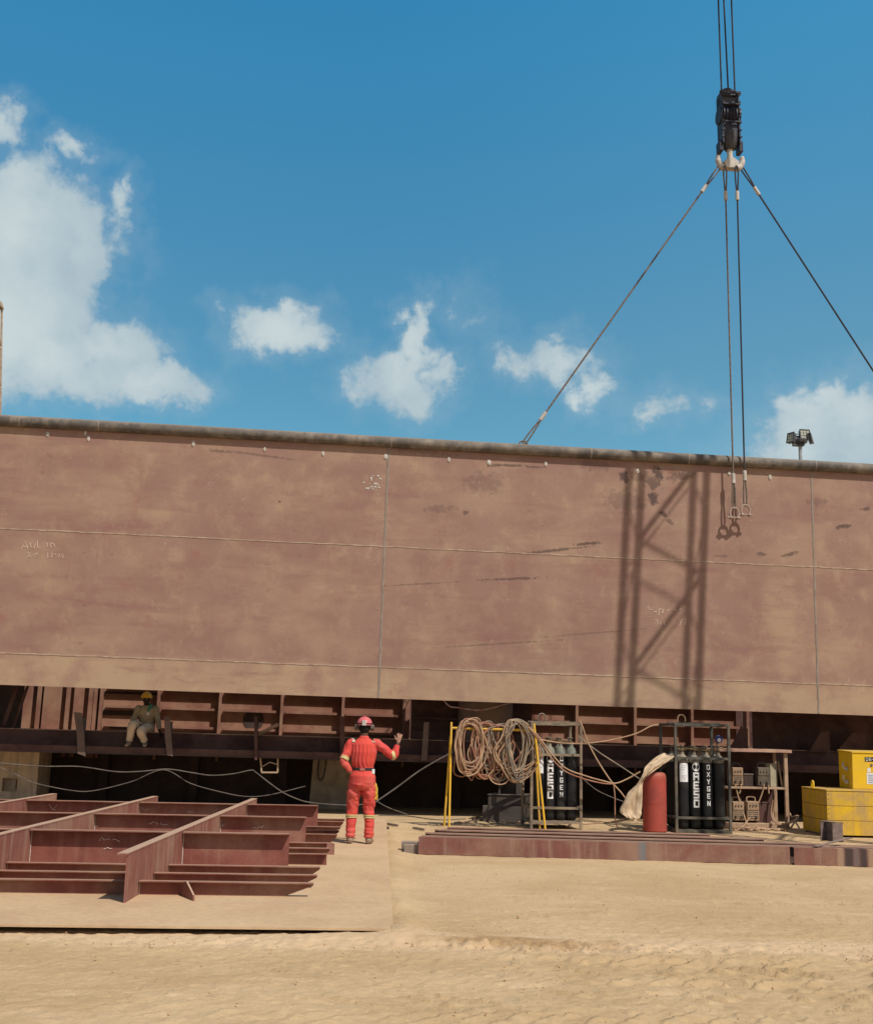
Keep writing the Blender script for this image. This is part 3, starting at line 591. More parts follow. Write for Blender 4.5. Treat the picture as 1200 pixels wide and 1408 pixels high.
# ------------------------------------------------------------------ hook block, slings, crane
BX = 6.42; BY = -.1
def rigging():
    s1, s2 = hp(913.5, 645), hp(898, 965); sd = (s2 - s1).normalized(); k = (25 - s1.z) / sd.z
    T = s1 + sd * k
    cx = hp(1002, 165, BY).x; zt, zb = hp(1000, 122, BY).z, hp(1003, 208, BY).z
    G = thing('hook_block', 'dark blue multi-sheave crane hook block with pale hook hanging from the ropes', 'hook block', M=HM @ Matrix.Translation((cx, BY, zb)) @ Matrix.Rotation(math.radians(-1.3), 4, 'Y'))
    h = zt - zb; w = .205
    # cheek plates
    for s_ in (-1, 1):
        q = MB(); q.prism([(-.17, .12), (.17, .12), (.17, h * .86), (.11, h * .9), (-.11, h * .9), (-.17, h * .86)], lambda p, d: V((s_ * (w - .03 + .03 * d), p[0], p[1]))); q.build('cheek_plate', M_block, G)
        q = MB(); q.lathe([(.2, -.02), (.2, .02)], (s_ * (w + .01), 0, h * .55), 20, Matrix.Rotation(PI / 2, 3, 'Y')); q.build('end_cover', M_block, G)
        q = MB(); q.box(s_ * (w + .02) - .045, s_ * (w + .02) + .045, -.12, .12, -.05, .2); q.build('foot_weight', M_block, G, bevel=.01)
        q = MB()
        for i in range(7): q.box(s_ * (w + .0) - .03, s_ * (w) + .03, -.19, -.165, .25 + i * .17, .28 + i * .17)
        q.build('edge_bolts', M_block, G)
    for i in range(5):
        x = -w + .055 + i * .073
        q = MB(); q.lathe([(.235, -.03), (.2, -.012), (.2, .012), (.235, .03)], (x, 0, h * .55), 24, Matrix.Rotation(PI / 2, 3, 'Y')); q.build('sheave', M_block, G, True)
    q = MB(); q.box(-w, w, -.1, .1, h * .72, h * .82); q.build('upper_plate', mat('block_plate', (.06, .065, .08), (.08, .08, .09), .6, scale=5), G, bevel=.008)
    q = MB(); q.box(-w - .02, w + .02, -.2, -.17, h * .4, h * .42); q.box(-w - .02, w + .02, -.2, -.17, h * .68, h * .7); q.box(-w - .04, w + .04, -.2, -.16, h * .86, h * .89); q.build('spreader_bar', M_block, G)
    q = MB(); q.prism([(-w, h * .88), (w, h * .88), (w * .75, h * .96), (0, h), (-w * .75, h * .96)], lambda p, d: V((p[0], -.06 + .12 * d, p[1]))); q.build('becket', M_block, G)
    q = MB(); q.box(-w + .01, w - .01, -.13, .13, .3, h * .42); q.build('lower_plate', M_block, G, bevel=.01)
    q = MB(); q.lathe([(.1, .02), (.16, .1), (.185, .2), (.19, .32), (.18, .44)], (0, 0, 0), 22); q.build('swivel_housing', mat('swivel_grey', (.07, .065, .065), (.05, .05, .055), .6, scale=5), G, True)
    q = MB(); q.lathe([(.06, -.28), (.075, -.22), (.06, -.1), (.075, .06)], (0, 0, 0), 16); q.build('hook_shank', M_hookw, G, True)
    q = MB()
    for s_ in (-1, 1):
        q.tube(bez([(0, 0, -.26), (s_ * .12, 0, -.4), (s_ * .22, 0, -.36), (s_ * .28, 0, -.22), (s_ * .26, 0, -.12)]), [.075] * 8 + [.08] * 8 + [.07] * 8 + [.055] * 8 + [.03], 12)
    q.build('ram_hook', M_hookw, G, True)
    q = MB(); q.prism([(-.13, -.44), (.13, -.44), (.17, -.28), (.07, -.2), (-.07, -.2), (-.17, -.28)], lambda p, d: V((p[0], -.1 + .2 * d, p[1]))); q.build('hook_plate', M_hookw, G, bevel=.015)
    # ---- crane (mast outside the picture, above and to the right): ropes come down into view
    foot = None
    bd = (sd * 1.75 - Lh); s_ = (25 - 2.0) / -bd.z; Fp = T + bd * s_
    K = thing('crawler_crane', 'crane whose steel hoist ropes come down from above to the hook block', 'crane', M=HM)
    tip = V((T.x, T.y, T.z))
    bx = bd.normalized(); e1 = V((0, 0, 1)).cross(bx).normalized(); e2 = bx.cross(e1)
    def shx(p):  # sideways place of a point's shadow on the hull plane, measured across the shadow line
        q_ = p - Lh * (p.y / Lh.y); return q_.x - sd.x / sd.z * q_.z
    o0 = shx(V((0, 0, 0))); g1, g2 = shx(e1) - o0, shx(e2) - o0; best = None
    for i in range(-80, 81):   # the boom is turned a little about its own axis
        a_ = math.radians(i * .5); e_ = abs(abs(-math.sin(a_) * g1 + math.cos(a_) * g2) * .85 - .29)
        if best is None or e_ < best[0]: best = (e_, a_)
    e1, e2 = e1 * math.cos(best[1]) + e2 * math.sin(best[1]), e2 * math.cos(best[1]) - e1 * math.sin(best[1])
    wv = .5 * 1.40 / abs(shx(e1) - o0); hv = .425; L = (Fp - T).length
    for i in (-1, 1):
        for j in (-1, 1):
            q = MB(); q.tube([T + e1 * i * wv * .3 + e2 * j * hv * .6, T + bx * 1.5 + e1 * i * wv + e2 * j * hv, T + bx * (L - 2) + e1 * i * wv + e2 * j * hv, Fp + e1 * i * wv + e2 * j * .1], .074, 8); q.build('boom_chord', M_boom, K, True)
    # lacing panels placed along the boom so that the node shadows fall where the photo has them
    zR, zL = hp(965, 660).z, hp(868, 918).z; kz = bx.z - bx.y * Lh.z / Lh.y
    sh0 = lambda s_: T.z + kz * s_ - (T.y) * Lh.z / Lh.y
    ds = abs((zR - zL) / 3 / kz); sR = (zR - sh0(0)) / kz; n0 = int((sR - 1.6) / ds); n0 -= n0 % 2
    q = MB(); q2 = MB(); sgn = 1 if shx(e1) > o0 else -1
    k = 0; s0 = sR - n0 * ds
    while s0 + ds < L - 2:
        a_ = sgn if k % 2 == 0 else -sgn
        for j in (-1, 1):
            rr = (.055 if k % 2 == 0 else .03)
            q.tube([T + bx * s0 + e1 * a_ * wv + e2 * hv * j, T + bx * (s0 + ds) - e1 * a_ * wv + e2 * hv * j], rr if j < 0 else .02, 6)
            q2.tube([T + bx * s0 + e1 * j * wv + e2 * a_ * hv, T + bx * (s0 + ds) + e1 * j * wv - e2 * a_ * hv], .018, 6)
        s0 += ds; k += 1
    q.build('boom_lacing', M_boom, K); q2.build('side_lacing', M_boom, K)
    q = MB(); q.lathe([(.45, -.25), (.4, -.2), (.4, .2), (.45, .25)], T, 20, Matrix.Rotation(PI / 2, 3, 'Y')); q.build('tip_sheave', M_block, K, True)
    # carrier
    bz = Fp.z - 2.0; fx, fy = Fp.x, Fp.y - 1.5
    for i in (-1, 1):
        q = MB(); prof = [(-2.6 + .5 * math.cos(a_), .5 + .5 * math.sin(a_)) for a_ in [PI / 2 + PI * t_ / 8 for t_ in range(9)]] + [(2.6 + .5 * math.cos(a_), .5 + .5 * math.sin(a_)) for a_ in [-PI / 2 + PI * t_ / 8 for t_ in range(9)]]
        q.prism(prof, lambda p, d: V((fx + i * 1.7 - .35 + .7 * d, fy + p[0], p[1]))); q.build('crawler_track', M_black, K)
    q = MB(); q.box(fx - 1.4, fx + 1.4, fy - 3.2, fy + 1.4, 1.2, 2.6); q.build('house', M_boom, K, bevel=.08)
    q = MB(); q.box(fx - 1.6, fx + 1.6, fy - 3.9, fy - 3.2, 1.2, 2.4); q.build('counterweight', M_black, K, bevel=.05)
    q = MB(); q.prism([(-.2, 1.3), (1.9, 1.3), (1.7, 2.4), (1.2, 3), (-.2, 3)], lambda p, d: V((fx + 1.45 + .8 * d, fy + p[0], p[1]))); q.build('cab', M_boom, K, bevel=.04)
    for (u0, u1, v1) in ((987, 991.5, 127), (994.5, 1000.5, 121), (1005, 1009.8, 127)):
        a = hp(u1, v1, BY); b_ = hp(u0, 0, BY); k = (25 - a.z) / (b_.z - a.z)
        e = a + (b_ - a) * k; e.x = .5 * e.x + .5 * (T.x); e = a + (b_ - a) * k
        q = MB(); q.tube([a, b_, e], .02, 8); q.build('hoist_rope', M_ropedark, K, True)
    # ---- slings
    def sling(name_lab, top, bot, hang, m_):
        S = thing('wire_sling', name_lab, 'sling', M=HM @ Matrix.Translation(top), group='wire rope slings on the hook'); B = V(bot) - V(top); d = B.normalized(); L = B.length
        sd_ = d.cross(V((0, 1, 0))).normalized()
        def loop(base, dirn, n_, ln=.62):
            q = MB(); P = [base + dirn * ln, base + dirn * ln * .55 + sd_ * .03, base + dirn * .1 + sd_ * .034, base, base + dirn * .1 - sd_ * .034, base + dirn * ln * .55 - sd_ * .03]
            q.tube(bez([P[0] + sd_ * .012] + P[1:] + [P[0] - sd_ * .012], 5), .018, 7); q.build(n_, m_, S, True)
        def ferr(c_):
            q = MB(); M3 = d.to_track_quat('Z', 'Y').to_matrix(); q.lathe([(.03, -.11), (.042, -.1), (.042, .1), (.03, .11)], c_, 12, M3); q.build('ferrule', M_hookw, S, True)
        loop(V((0, 0, 0)), d, 'eye'); ferr(d * .72)
        if hang:
            e = L - .12
            q = MB(); q.tube([d * .6, d * (e - .6)], .019, 8); q.build('rope', m_, S, True)
            ferr(d * (e - .66)); m_ = M_sling; loop(d * e, -d, 'lower_eye')
            # bow shackle
            q = MB(); c_ = d * (e + .05)
            q.tube(bez([c_ + V((-.075, 0, -.12)), c_ + V((-.095, 0, -.03)), c_ + V((-.06, 0, .055)), c_ + V((0, 0, .08)), c_ + V((.06, 0, .055)), c_ + V((.095, 0, -.03)), c_ + V((.075, 0, -.12))], 5), .022, 8)
            for i in (-1, 1): q.lathe([(.04, -.022), (.04, .022)], c_ + V((i * .075, 0, -.13)), 10, Matrix.Rotation(PI / 2, 3, 'Y'))
            q.tube([c_ + V((-.15, 0, -.13)), c_ + V((.14, 0, -.13))], .02, 8); q.build('shackle', M_shack, S, True)
        else:
            q = MB(); q.tube([d * .6, d * (L - .7)], .02, 8); q.build('rope', m_, S, True)
            ferr(d * (L - .75)); loop(B, -d, 'lower_eye')
            q = MB(); q.tube(bez([B + V((-.07, 0, -.14)), B + V((-.08, 0, .02)), B + V((0, 0, .07)), B + V((.08, 0, .02)), B + V((.07, 0, -.14))], 5), .02, 8); q.build('shackle', M_rail, S, True)
    sling('taut wire sling slanting down to the left from the hook to the hull rail', hp(991, 226, BY), hp(719, 611, .08), False, M_sling)
    sling('taut wire sling slanting down to the right from the hook out of sight', hp(1016, 226, BY), hp(1284, 640, .08), False, M_ropedark)
    sling('slack brown wire sling hanging on the left with an empty shackle before the hull', hp(996, 228, -.2), hp(1009, 708, -.24), True, M_sling)
    sling('slack dark wire sling hanging on the right with an empty shackle before the hull', hp(1012, 228, -.2), hp(1024.5, 704, -.24), True, M_ropedark)
rigging()

# ------------------------------------------------------------------ stiffened deck panel lying on the sand
def deck_panel():
    r0 = random.Random(9)
    yaw = math.radians(4.5)
    O = V((-2.8, 11.0, 0)); ax = V((math.cos(yaw), math.sin(yaw), 0)); gy = V((-.024, 1, 0)).normalized(); Z0 = .06
    G = thing('deck_panel', 'rust-red stiffened steel panel of crossed girders lying on its dusty base plate', 'steel panel', (0, 0, 0))
    def at(x, y): # world point with given x on the line parallel to the plate front through depth y (measured at x=-1.6)
        return V((x, y + (x + 1.6) * math.tan(yaw), 0))
    # plate
    f = lambda x, y: V((x, y, 0))
    corners = [onz(541, 1277, Z0), onz(531, 1125, Z0)]
    a = corners[0]; b_ = corners[1]; c_ = b_ + V((-9, -9 * math.tan(yaw), 0)); d_ = a + V((-9, -9 * math.tan(yaw) * 1.0, 0))
    q = MB(); q.prism([(p.x, p.y) for p in (a, b_, c_, d_)], lambda p, s_: V((p[0], p[1], Z0 - .018 + .018 * s_))); q.build('base_plate', M_plate, G)
    q = MB()
    for (x0, x1) in ((-9, -3.9), (-3.7, -1.9)):
        p0, p1 = at(x0, 10.25), at(x1, 10.25); q.bar(p0 + V((0, 0, .02)), p1 + V((0, 0, .02)), .12, .04)
    for yy in (13, 17, 21):
        q.bar(at(-8, yy) + V((0, 0, .02)), at(-.7, yy) + V((0, 0, .02)), .12, .04)
    q.build('packing_strip', M_black, G)
    def gx(x0, y): return x0 - .024 * (y - 11)
    # girders (T section, along depth)
    for (x0, y0, y1) in ((-2.74, 11.03, 20.6), (-4.43, 11.0, 20.55), (-6.18, 11.0, 20.6), (-7.9, 11, 20.6)):
        A, B_ = V((gx(x0, y0), y0, 0)), V((gx(x0, y1), y1, 0)); sdv = V((gy.y, -gy.x, 0))
        q = MB()
        web = lambda p, s_: A + (B_ - A) * p[0] + V((0, 0, p[1])) + sdv * (-.007 + .014 * s_)
        L = (B_ - A).length
        q.prism([(0, Z0), (1, Z0), (1, .48), (0, .48)], web); q.build('girder_web', M_girder, G)
        q = MB(); q.prism([(-.003, .48), (1, .48), (1, .496), (-.003, .496)], lambda p, s_: A + (B_ - A) * p[0] + V((0, 0, p[1])) + sdv * (-.088 + .098 * s_)); q.build('girder_flange', M_girder, G)
    # cross beams and bulb stiffeners
    def lbar(xa, xb, y, z1, fl, snip, name, flw=.012):
        A, B_ = at(xa, y), at(xb, y); D = (B_ - A).normalized(); N = V((-D.y, D.x, 0)); L = (B_ - A).length
        q = MB(); h = z1 - Z0
        poly = [(0, Z0), (L - snip, Z0), (L, z1 - (flw + .02 if snip else flw)), (L, z1 - flw), (0, z1 - flw)] if snip else [(0, Z0), (L, Z0), (L, z1 - flw), (0, z1 - flw)]
        q.prism(poly, lambda p, s_: A + D * p[0] + V((0, 0, p[1])) + N * (.012 * s_))
        q.prism([(0, z1 - flw), (L, z1 - flw), (L, z1), (0, z1)], lambda p, s_: A + D * p[0] + V((0, 0, p[1])) + N * (.014 - (fl + .014) * s_))
        q.build(name, M_primer, G)
    gxs = [-7.9, -6.18, -4.43, -2.74]
    def spans(y, xr):
        xs = [-9.2] + [gx(g, y) for g in gxs] + [xr]
        return [(xs[i] + (.012 if i else 0), xs[i + 1] - (.012 if i < len(xs) - 2 else 0)) for i in range(len(xs) - 1)]
    for (y, xr) in ((13.87, -1.6), (16.66, -1.7), (19.42, -1.8)):
        for (x0, x1) in spans(y, xr): lbar(x0, x1, y, .475, .115, 0, 'cross_beam')
    for (y, xr, sn) in ((11.7, -1.1, .28), (12.37, -1.13, .2), (13.12, -1.17, .15), (14.52, -1.22, 0), (15.25, -1.24, .12), (16.0, -1.27, .25), (17.38, -1.32, .1), (18.1, -1.35, .15), (18.8, -1.38, .25), (19.95, -1.42, .1), (20.55, -1.44, .2)):
        for i, (x0, x1) in enumerate(spans(y, xr)): lbar(x0, x1, y, .193, .075, sn if i == 4 else 0, 'stiffener', .01)
    for y in (13.87, 16.66, 19.42):
        for g0 in gxs[1:]:
            p = at(gx(g0, y), y); q = MB(); q.tube([p + V((.012, -.004, Z0 + .02 + .02 * i)) + V((r0.uniform(-.002, .002), 0, 0)) for i in range(20)], .007, 5); q.build('weld_bead', M_lugw, G)
    for y in (11.7, 12.37, 13.12):
        for g0 in gxs[1:]:
            p = at(gx(g0, y), y); q = MB(); q.tube([p + V((.01, -.004, Z0 + .01 + .02 * i)) for i in range(6)], .005, 5); q.build('weld_bead', M_lugw, G)
    # end plate, upright lug, chalk
    p = onz(449, 1175, Z0); q = MB(); q.box(p.x, p.x + .1, p.y - .01, p.y + .01, Z0, .2); q.build('end_plate', M_girder, G)
    a, b_, t_ = onz(249, 1231, Z0), onz(266, 1239, Z0), onz(252, 1233, Z0)
    q = MB(); D = (b_ - a); q.prism([(0, 0), (1, 0), (.95, .05), (.35, .145), (.15, .13)], lambda p, s_: a + D * p[0] + V((0, 0, p[1])) + V((.012 * s_, .02 * s_, 0))); q.build('tripping_lug', M_girder, G)
    r = random.Random(2)
    def scribble(pts_px, y, n_=1):
        c = MB()
        for s_ in pts_px:
            P = []
            for (u, v) in s_:
                d = ray(u, v); tt = (at(-1.6, y).y - math.tan(yaw) * -1.6 * -1 - 0) if 0 else None
                # intersect with web face plane
                A = at(-3, y); N = V((-math.sin(yaw), math.cos(yaw), 0)); k = (A - CAM).dot(N) / d.dot(N); P.append(CAM + d * (k * .9995))
            c.tube(P, .004, 4)
        c.build('chalk_mark', M_chalkw, G)
    z = lambda u, v, w, n_: [(u + i * w / n_, v + (r.uniform(-2, 2))) for i in range(n_ + 1)]
    scribble([z(136, 1153.5, 16, 9), z(155, 1154.5, 10, 6), z(143, 1167.5, 11, 7)], 13.87)
    scribble([z(205, 1131.5, 14, 9), z(221, 1132.5, 10, 6), [(119, 1136), (124, 1133), (123, 1139), (128, 1134)], z(122, 1135, 14, 6)], 16.66)
    scribble([[(68, 1106), (73, 1113), (79, 1107)], [(72, 1113), (78, 1113)], [(193, 1109), (199, 1114), (205, 1112)], z(258, 1115.5, 9, 6)], 19.42)
    scribble([[(306, 1137), (306, 1132), (310, 1133), (307, 1135)], z(347, 1137.5, 14, 8), [(360, 1138), (363, 1134)]], 16.66)
    c = MB()
    for (u, v, vv) in ((207, 1228, 1209), (242, 1183, 1160), (30, 1183, 1168), (300, 1135, 1140)):
        pass
deck_panel()

# ------------------------------------------------------------------ pile of steel channels
def pile():
    M_top = mat('dusty_flange', (.3, .16, .115), (.23, .105, .08), .7, scale=3, dust=(.42, .29, .2), dust_amt=.7, up=.5)
    M_dullshade = mat('dull_shaded_channel', (.12, .075, .062), (.17, .1, .08), .7, scale=5, dust=(.3, .2, .14), dust_amt=.4, up=.25)
    M_front = M_pile.copy(); M_front.name = 'front_channel_primer'; t = NT(M_front.node_tree); bs = t.n['Principled BSDF']; c0 = bs.inputs['Base Color'].links[0].from_socket
    g = t.new('ShaderNodeNewGeometry'); sx = t.new('ShaderNodeSeparateXYZ'); t.l.new(g.outputs['Position'], sx.inputs[0]); nz = t.noise(t.mapv(g.outputs['Position'], (9, 9, 1.2)), 1.0, 5, .65)
    for (u0, u1, v, colr, k) in ((1148, 1157, 1189, (.36, .26, .17), .7), (1157, 1169, 1189, (.05, .04, .04), .9), (1169, 1176, 1189, (.15, .12, .11), .8), (1176, 1187, 1189, (.05, .04, .04), .9), (879, 890, 1183, (.15, .17, .19), .8), (835, 878, 1181, (.31, .2, .14), .45), (893, 912, 1183, (.31, .2, .14), .45), (1189, 1206, 1190, (.36, .25, .16), .8)):
        x0, x1 = onz(u0, v).x, onz(u1, v).x; xm, hw = (x0 + x1) / 2, (x1 - x0) / 2
        dd = t.math('DIVIDE', t.math('ABSOLUTE', t.math('SUBTRACT', sx.outputs[0], xm)), hw); dd = t.math('ADD', dd, t.math('MULTIPLY', t.math('SUBTRACT', nz, .5), 1.2))
        c0 = t.mix(t.math('MULTIPLY', t.ramp(dd, 1.35, .5), k), c0, colr)
    t.l.new(c0, bs.inputs['Base Color'])
    r = random.Random(4); GR = 'steel channels piled in front of the gas racks'
    a, b_ = onz(575, 1173.5), onz(1091, 1188); yaw = math.atan2(b_.y - a.y, b_.x - a.x) 
    D = V((math.cos(yaw), math.sin(yaw), 0)); N = V((-D.y, D.x, 0))
    def chan(x0, x1, off, h, label, m_=M_pile, z=0.0, dy=0.0, fl=.1):
        p0 = a + D * x0 + N * off; L = x1 - x0
        o = thing('steel_channel', label, 'steel channel', (p0.x, p0.y, z), yaw + dy, GR)
        q = MB(); q.box(0, L, 0, .012, -.01, h); q.build('web', m_ if off < .1 else M_dullshade, o)  # rear webs get the darker colour, gap shade painted in
        q = MB(); q.box(-.002, L + .002, -.08 if off > .1 else .0125, .012 + fl * (.2 if off > .1 else 1), h - .016, h); q.build('top_flange', m_ if off < .1 else M_top, o)
        q = MB(); q.box(-.002, L + .002, .012, .012 + fl, -.008, .004); q.build('bottom_flange', m_, o); return o
    chan(0, 5.13, 0, .225, 'front rust-red channel of the pile, with a long clean face to the camera', M_front)
    chan(5.185, 9.2, -.01, .222, 'short front channel right of the gap in the pile, with a dark burnt patch', M_front)
    chan(.03, 6.4, .24, .228, 'second channel from the front in the rust-red pile', dy=.003)
    chan(.14, 5.7, .48, .247, 'third channel from the front in the rust-red pile', dy=-.004)
    chan(.06, 5.6, .69, .236, 'fourth channel from the front in the rust-red pile', dy=.004)
    chan(.25, 5.0, .95, .258, 'fifth channel from the front in the rust-red pile', dy=-.003)
    chan(.18, 4.85, 1.16, .249, 'sixth channel from the front in the rust-red pile', dy=.002)
    chan(.36, 4.3, 1.4, .268, 'rearmost channel of the pile, ending before the yellow chest', dy=-.005)
    for (x0, off, h, lab, m_) in ((6.5, .22, .215, 'low channel right behind the burnt one at the right end of the pile', M_pile), (6.2, .42, .2, 'second low channel behind the burnt one at the right end of the pile', M_dullshade), (5.9, .62, .19, 'low channel in the right part of the pile just before the beam offcut', M_pile),
                              (5.6, .85, .18, 'dull low channel under the beam offcut in the right part of the pile', M_dullshade), (5.45, 1.1, .17, 'low channel behind the beam offcut, second from the yellow chest', M_pile), (5.35, 1.4, .16, 'lowest channel of the pile, nearest the yellow chest', M_dullshade)):
        chan(x0, 9.2, off, h, lab, m_, dy=r.uniform(-.004, .004))
    p = onz(555, 1172.5); e = onz(590, 1173)
    o = thing('grey_steel_bar', 'grey dusty bar stub sticking out at the left end of the pile', 'steel bar', p, yaw)
    q = MB(); q.box(0, 1.2, .03, .2, -.01, .105); q.build('bar_body', M_greysteel, o, bevel=.006)
    q = MB(); q.box(-.05, 1.0, .24, .42, -.01, .13); q.build('bar_body', M_greysteel, o, bevel=.006)
    # offcut standing on the pile
    c = onz(1143, 1157, .2)
    o = thing('beam_offcut', 'short H-beam offcut standing upright on the pile before the yellow chest', 'beam offcut', c, -1.15)
    q = MB(); q.box(-.12, .12, -.006, .006, 0, .27); q.build('web', M_iron, o)
    for s_ in (-1, 1): q = MB(); q.box(s_ * .126 - .006, s_ * .126 + .006, -.1, .1, 0, .272); q.build('flange', M_iron, o)
    q = MB(); q.box(-.24, .135, -.03, .12, .275, .287); q.build('end_plate', M_iron, o)
    a2, b2 = onz(1120, 1164, .24), onz(1168, 1152, .24)
    q = MB(); q.bar(a2, b2, .07, .012); tag(q.build('flat_bar', M_iron), 'thin flat bar lying askew on the pile beside the beam offcut', 'steel bar')
pile()

# ------------------------------------------------------------------ gas racks and cylinders
GLY = {'A': [[(0, 0), (0, 1), (1, 1), (1, 0)], [(0, .45), (1, .45)]], 'E': [[(1, 0), (0, 0), (0, 1), (1, 1)], [(0, .5), (.85, .5)]], 'S': [[(0, 0), (1, 0), (1, .5), (0, .5), (0, 1), (1, 1)]], 'O': [[(0, 0), (1, 0), (1, 1), (0, 1), (0, 0)]],
       'X': [[(0, 0), (1, 1)], [(0, 1), (1, 0)]], 'Y': [[(0, 1), (.5, .5), (1, 1)], [(.5, .5), (.5, 0)]], 'G': [[(1, .85), (1, 1), (0, 1), (0, 0), (1, 0), (1, .45), (.55, .45)]], 'N': [[(0, 0), (0, 1), (1, 0), (1, 1)]]}
CRAD = .108
def on_cyl(s, z, R): return V((R * math.sin(s / R), -R * math.cos(s / R), z))
def stroke_cyl(mb, poly, w, R):
    for (a, b_) in zip(poly, poly[1:]):
        a, b_ = V((*a, 0)), V((*b_, 0)); d = (b_ - a); L = d.length; d.normalize(); nn = V((-d.y, d.x, 0)); a = a - d * w / 2; L += w
        n = max(1, int(L / .012)); vs = []; fs = []
        for i in range(n + 1):
            for s_ in (-1, 1):
                p = a + d * (L * i / n) + nn * (s_ * w / 2); vs.append(on_cyl(p.x, p.y, R))
        fs = [(2 * i, 2 * i + 1, 2 * i + 3, 2 * i + 2) for i in range(n)]; mb.add(vs, fs)
def word_cyl(word, ztop, gw, gh, step, w, x0=0.0):
    q = MB(); z = ztop
    for k, ch in enumerate(word):
        for p in GLY[ch]: stroke_cyl(q, [(x0 + (x - .5) * gw, z - gh + y * gh) for (x, y) in p], w, CRAD + .0015 + .0002 * (k % 3))
        z -= step
    return q
def make_cyl(cap):
    o = thing('gas_cylinder', 'x', 'gas cylinder')
    R = CRAD
    q = MB(); q.lathe([(.03, .0), (R * .6, .004), (R * .86, .03), (R * .98, .075), (R, .11), (R, 1.13), (R * .99, 1.19)], n=24); q.build('body', M_blackcyl, o, True)
    q = MB(); q.lathe([(R * .99, 1.19), (R * .9, 1.255), (R * .7, 1.30), (R * .42, 1.33), (.034, 1.345), (.034, 1.38)], n=24); q.build('shoulder', cap, o, True)
    q = MB(); q.lathe([(.018, 1.37), (.022, 1.38), (.022, 1.44), (.012, 1.45), (.012, 1.475)], n=12); q.tube([(0, 0, 1.415), (.06, -.02, 1.415)], .012, 8); q.build('valve', M_brass, o, True)
    q = MB(); q.lathe([(.028, 1.475), (.034, 1.48), (.034, 1.495), (.02, 1.505)], n=12); q.build('handwheel', M_machdark, o, True)
    return o
def rack(label, x0, x1, yb, z_low, z_base, top, fm, cap, where, seedv, lift, full_side):
    """frame of square tube with four cylinders a side"""
    a = onz(*x0); b_ = onz(*x1); yaw = math.atan2(b_.y - a.y, b_.x - a.x); yaw = math.radians(5); w = (b_ - a).length; dp = .98
    M = Matrix.Translation((a.x, a.y, 0)) @ Matrix.Rotation(yaw, 4, 'Z')
    o = thing('cylinder_rack', label, 'rack', M=M); s = .05
    for (x, y) in ((0, 0), (w, 0), (0, dp), (w, dp)):
        q = MB(); q.box(x - s / 2, x + s / 2, y - s / 2, y + s / 2, -.01, top); q.build('post', fm, o, bevel=.006)
    def ring(z, hh, name):
        q = MB(); h2 = hh / 2
        q.box(s / 2, w - s / 2, -h2, h2, z - h2, z + h2); q.box(s / 2, w - s / 2, dp - h2, dp + h2, z - h2, z + h2)
        q.box(-h2, h2, s / 2, dp - s / 2, z - h2, z + h2); q.box(w - h2, w + h2, s / 2, dp - s / 2, z - h2, z + h2); q.build(name, fm, o)
    ring(top - .03, .045, 'top_rail'); ring(1.33, .042, 'upper_rail'); ring(z_low, .042, 'lower_rail'); ring(z_base - .04, .045, 'base_rail')
    q = MB(); q.box(.03, w - .03, .03, dp - .03, z_base - .02, z_base - .005); q.build('floor_plate', fm, o)
    q = MB(); q.bar((0, dp / 2, top - .005), (w, dp / 2, top - .005), .06, .05); q.build('lifting_beam', fm, o)
    q = MB(); c = w * lift; q.tube(bez([(c - .07, dp * .5, top), (c - .075, dp * .5, top + .09), (c - .04, dp * .5, top + .15), (c + .03, dp * .5, top + .15), (c + .07, dp * .5, top + .09), (c + .065, dp * .5, top)]), .014, 8); q.build('lifting_eye', M_rackrust if fm is M_rackrust else M_wood, o, True)
    q = MB(); q.tube(bez([(.12, .12, 1.41 + z_base), (.3, .1, 1.44 + z_base), (.5, .12, 1.41 + z_base), (w - .25, .1, 1.43 + z_base), (w - .12, .1, 1.4 + z_base)]), .012, 6)
    q.tube(bez([(.1, .35, 1.43 + z_base), (.4, .37, 1.46 + z_base), (w - .2, .35, 1.43 + z_base)]), .012, 6); q.build('manifold_pipe', M_brass, o, True)
    proto = make_cyl(cap); sp = (w - .1) / 4
    first = True; names = ['with a white paper label, front row', 'with round emblem and big white letters, front row', 'with small vertical white letters, front row', 'with a plain front, right end of front row']
    for row in range(4):
        for i in range(4):
            if row > 1 and not (i == 0 and full_side): continue
            c_ = proto if first else copy_tree(proto0); 
            if first: proto0 = proto_copy = None
            p = M @ V((.05 + sp * (i + .5), .13 + row * .235, z_base)); c_.location = p; c_.rotation_euler = (0, 0, yaw + (0 if row == 0 else seedv * row + i))
            if row == 0: c_['label'] = 'black cylinder ' + names[i] + ' of ' + where; c_['group'] = 'front row cylinders of ' + where
            else: c_['label'] = 'black cylinder behind the front row of ' + where; c_['group'] = 'rear cylinders of ' + where
            if first: proto0 = c_; first = False
            if row == 0: fronts.append(c_)
    return o, M, w
fronts = []
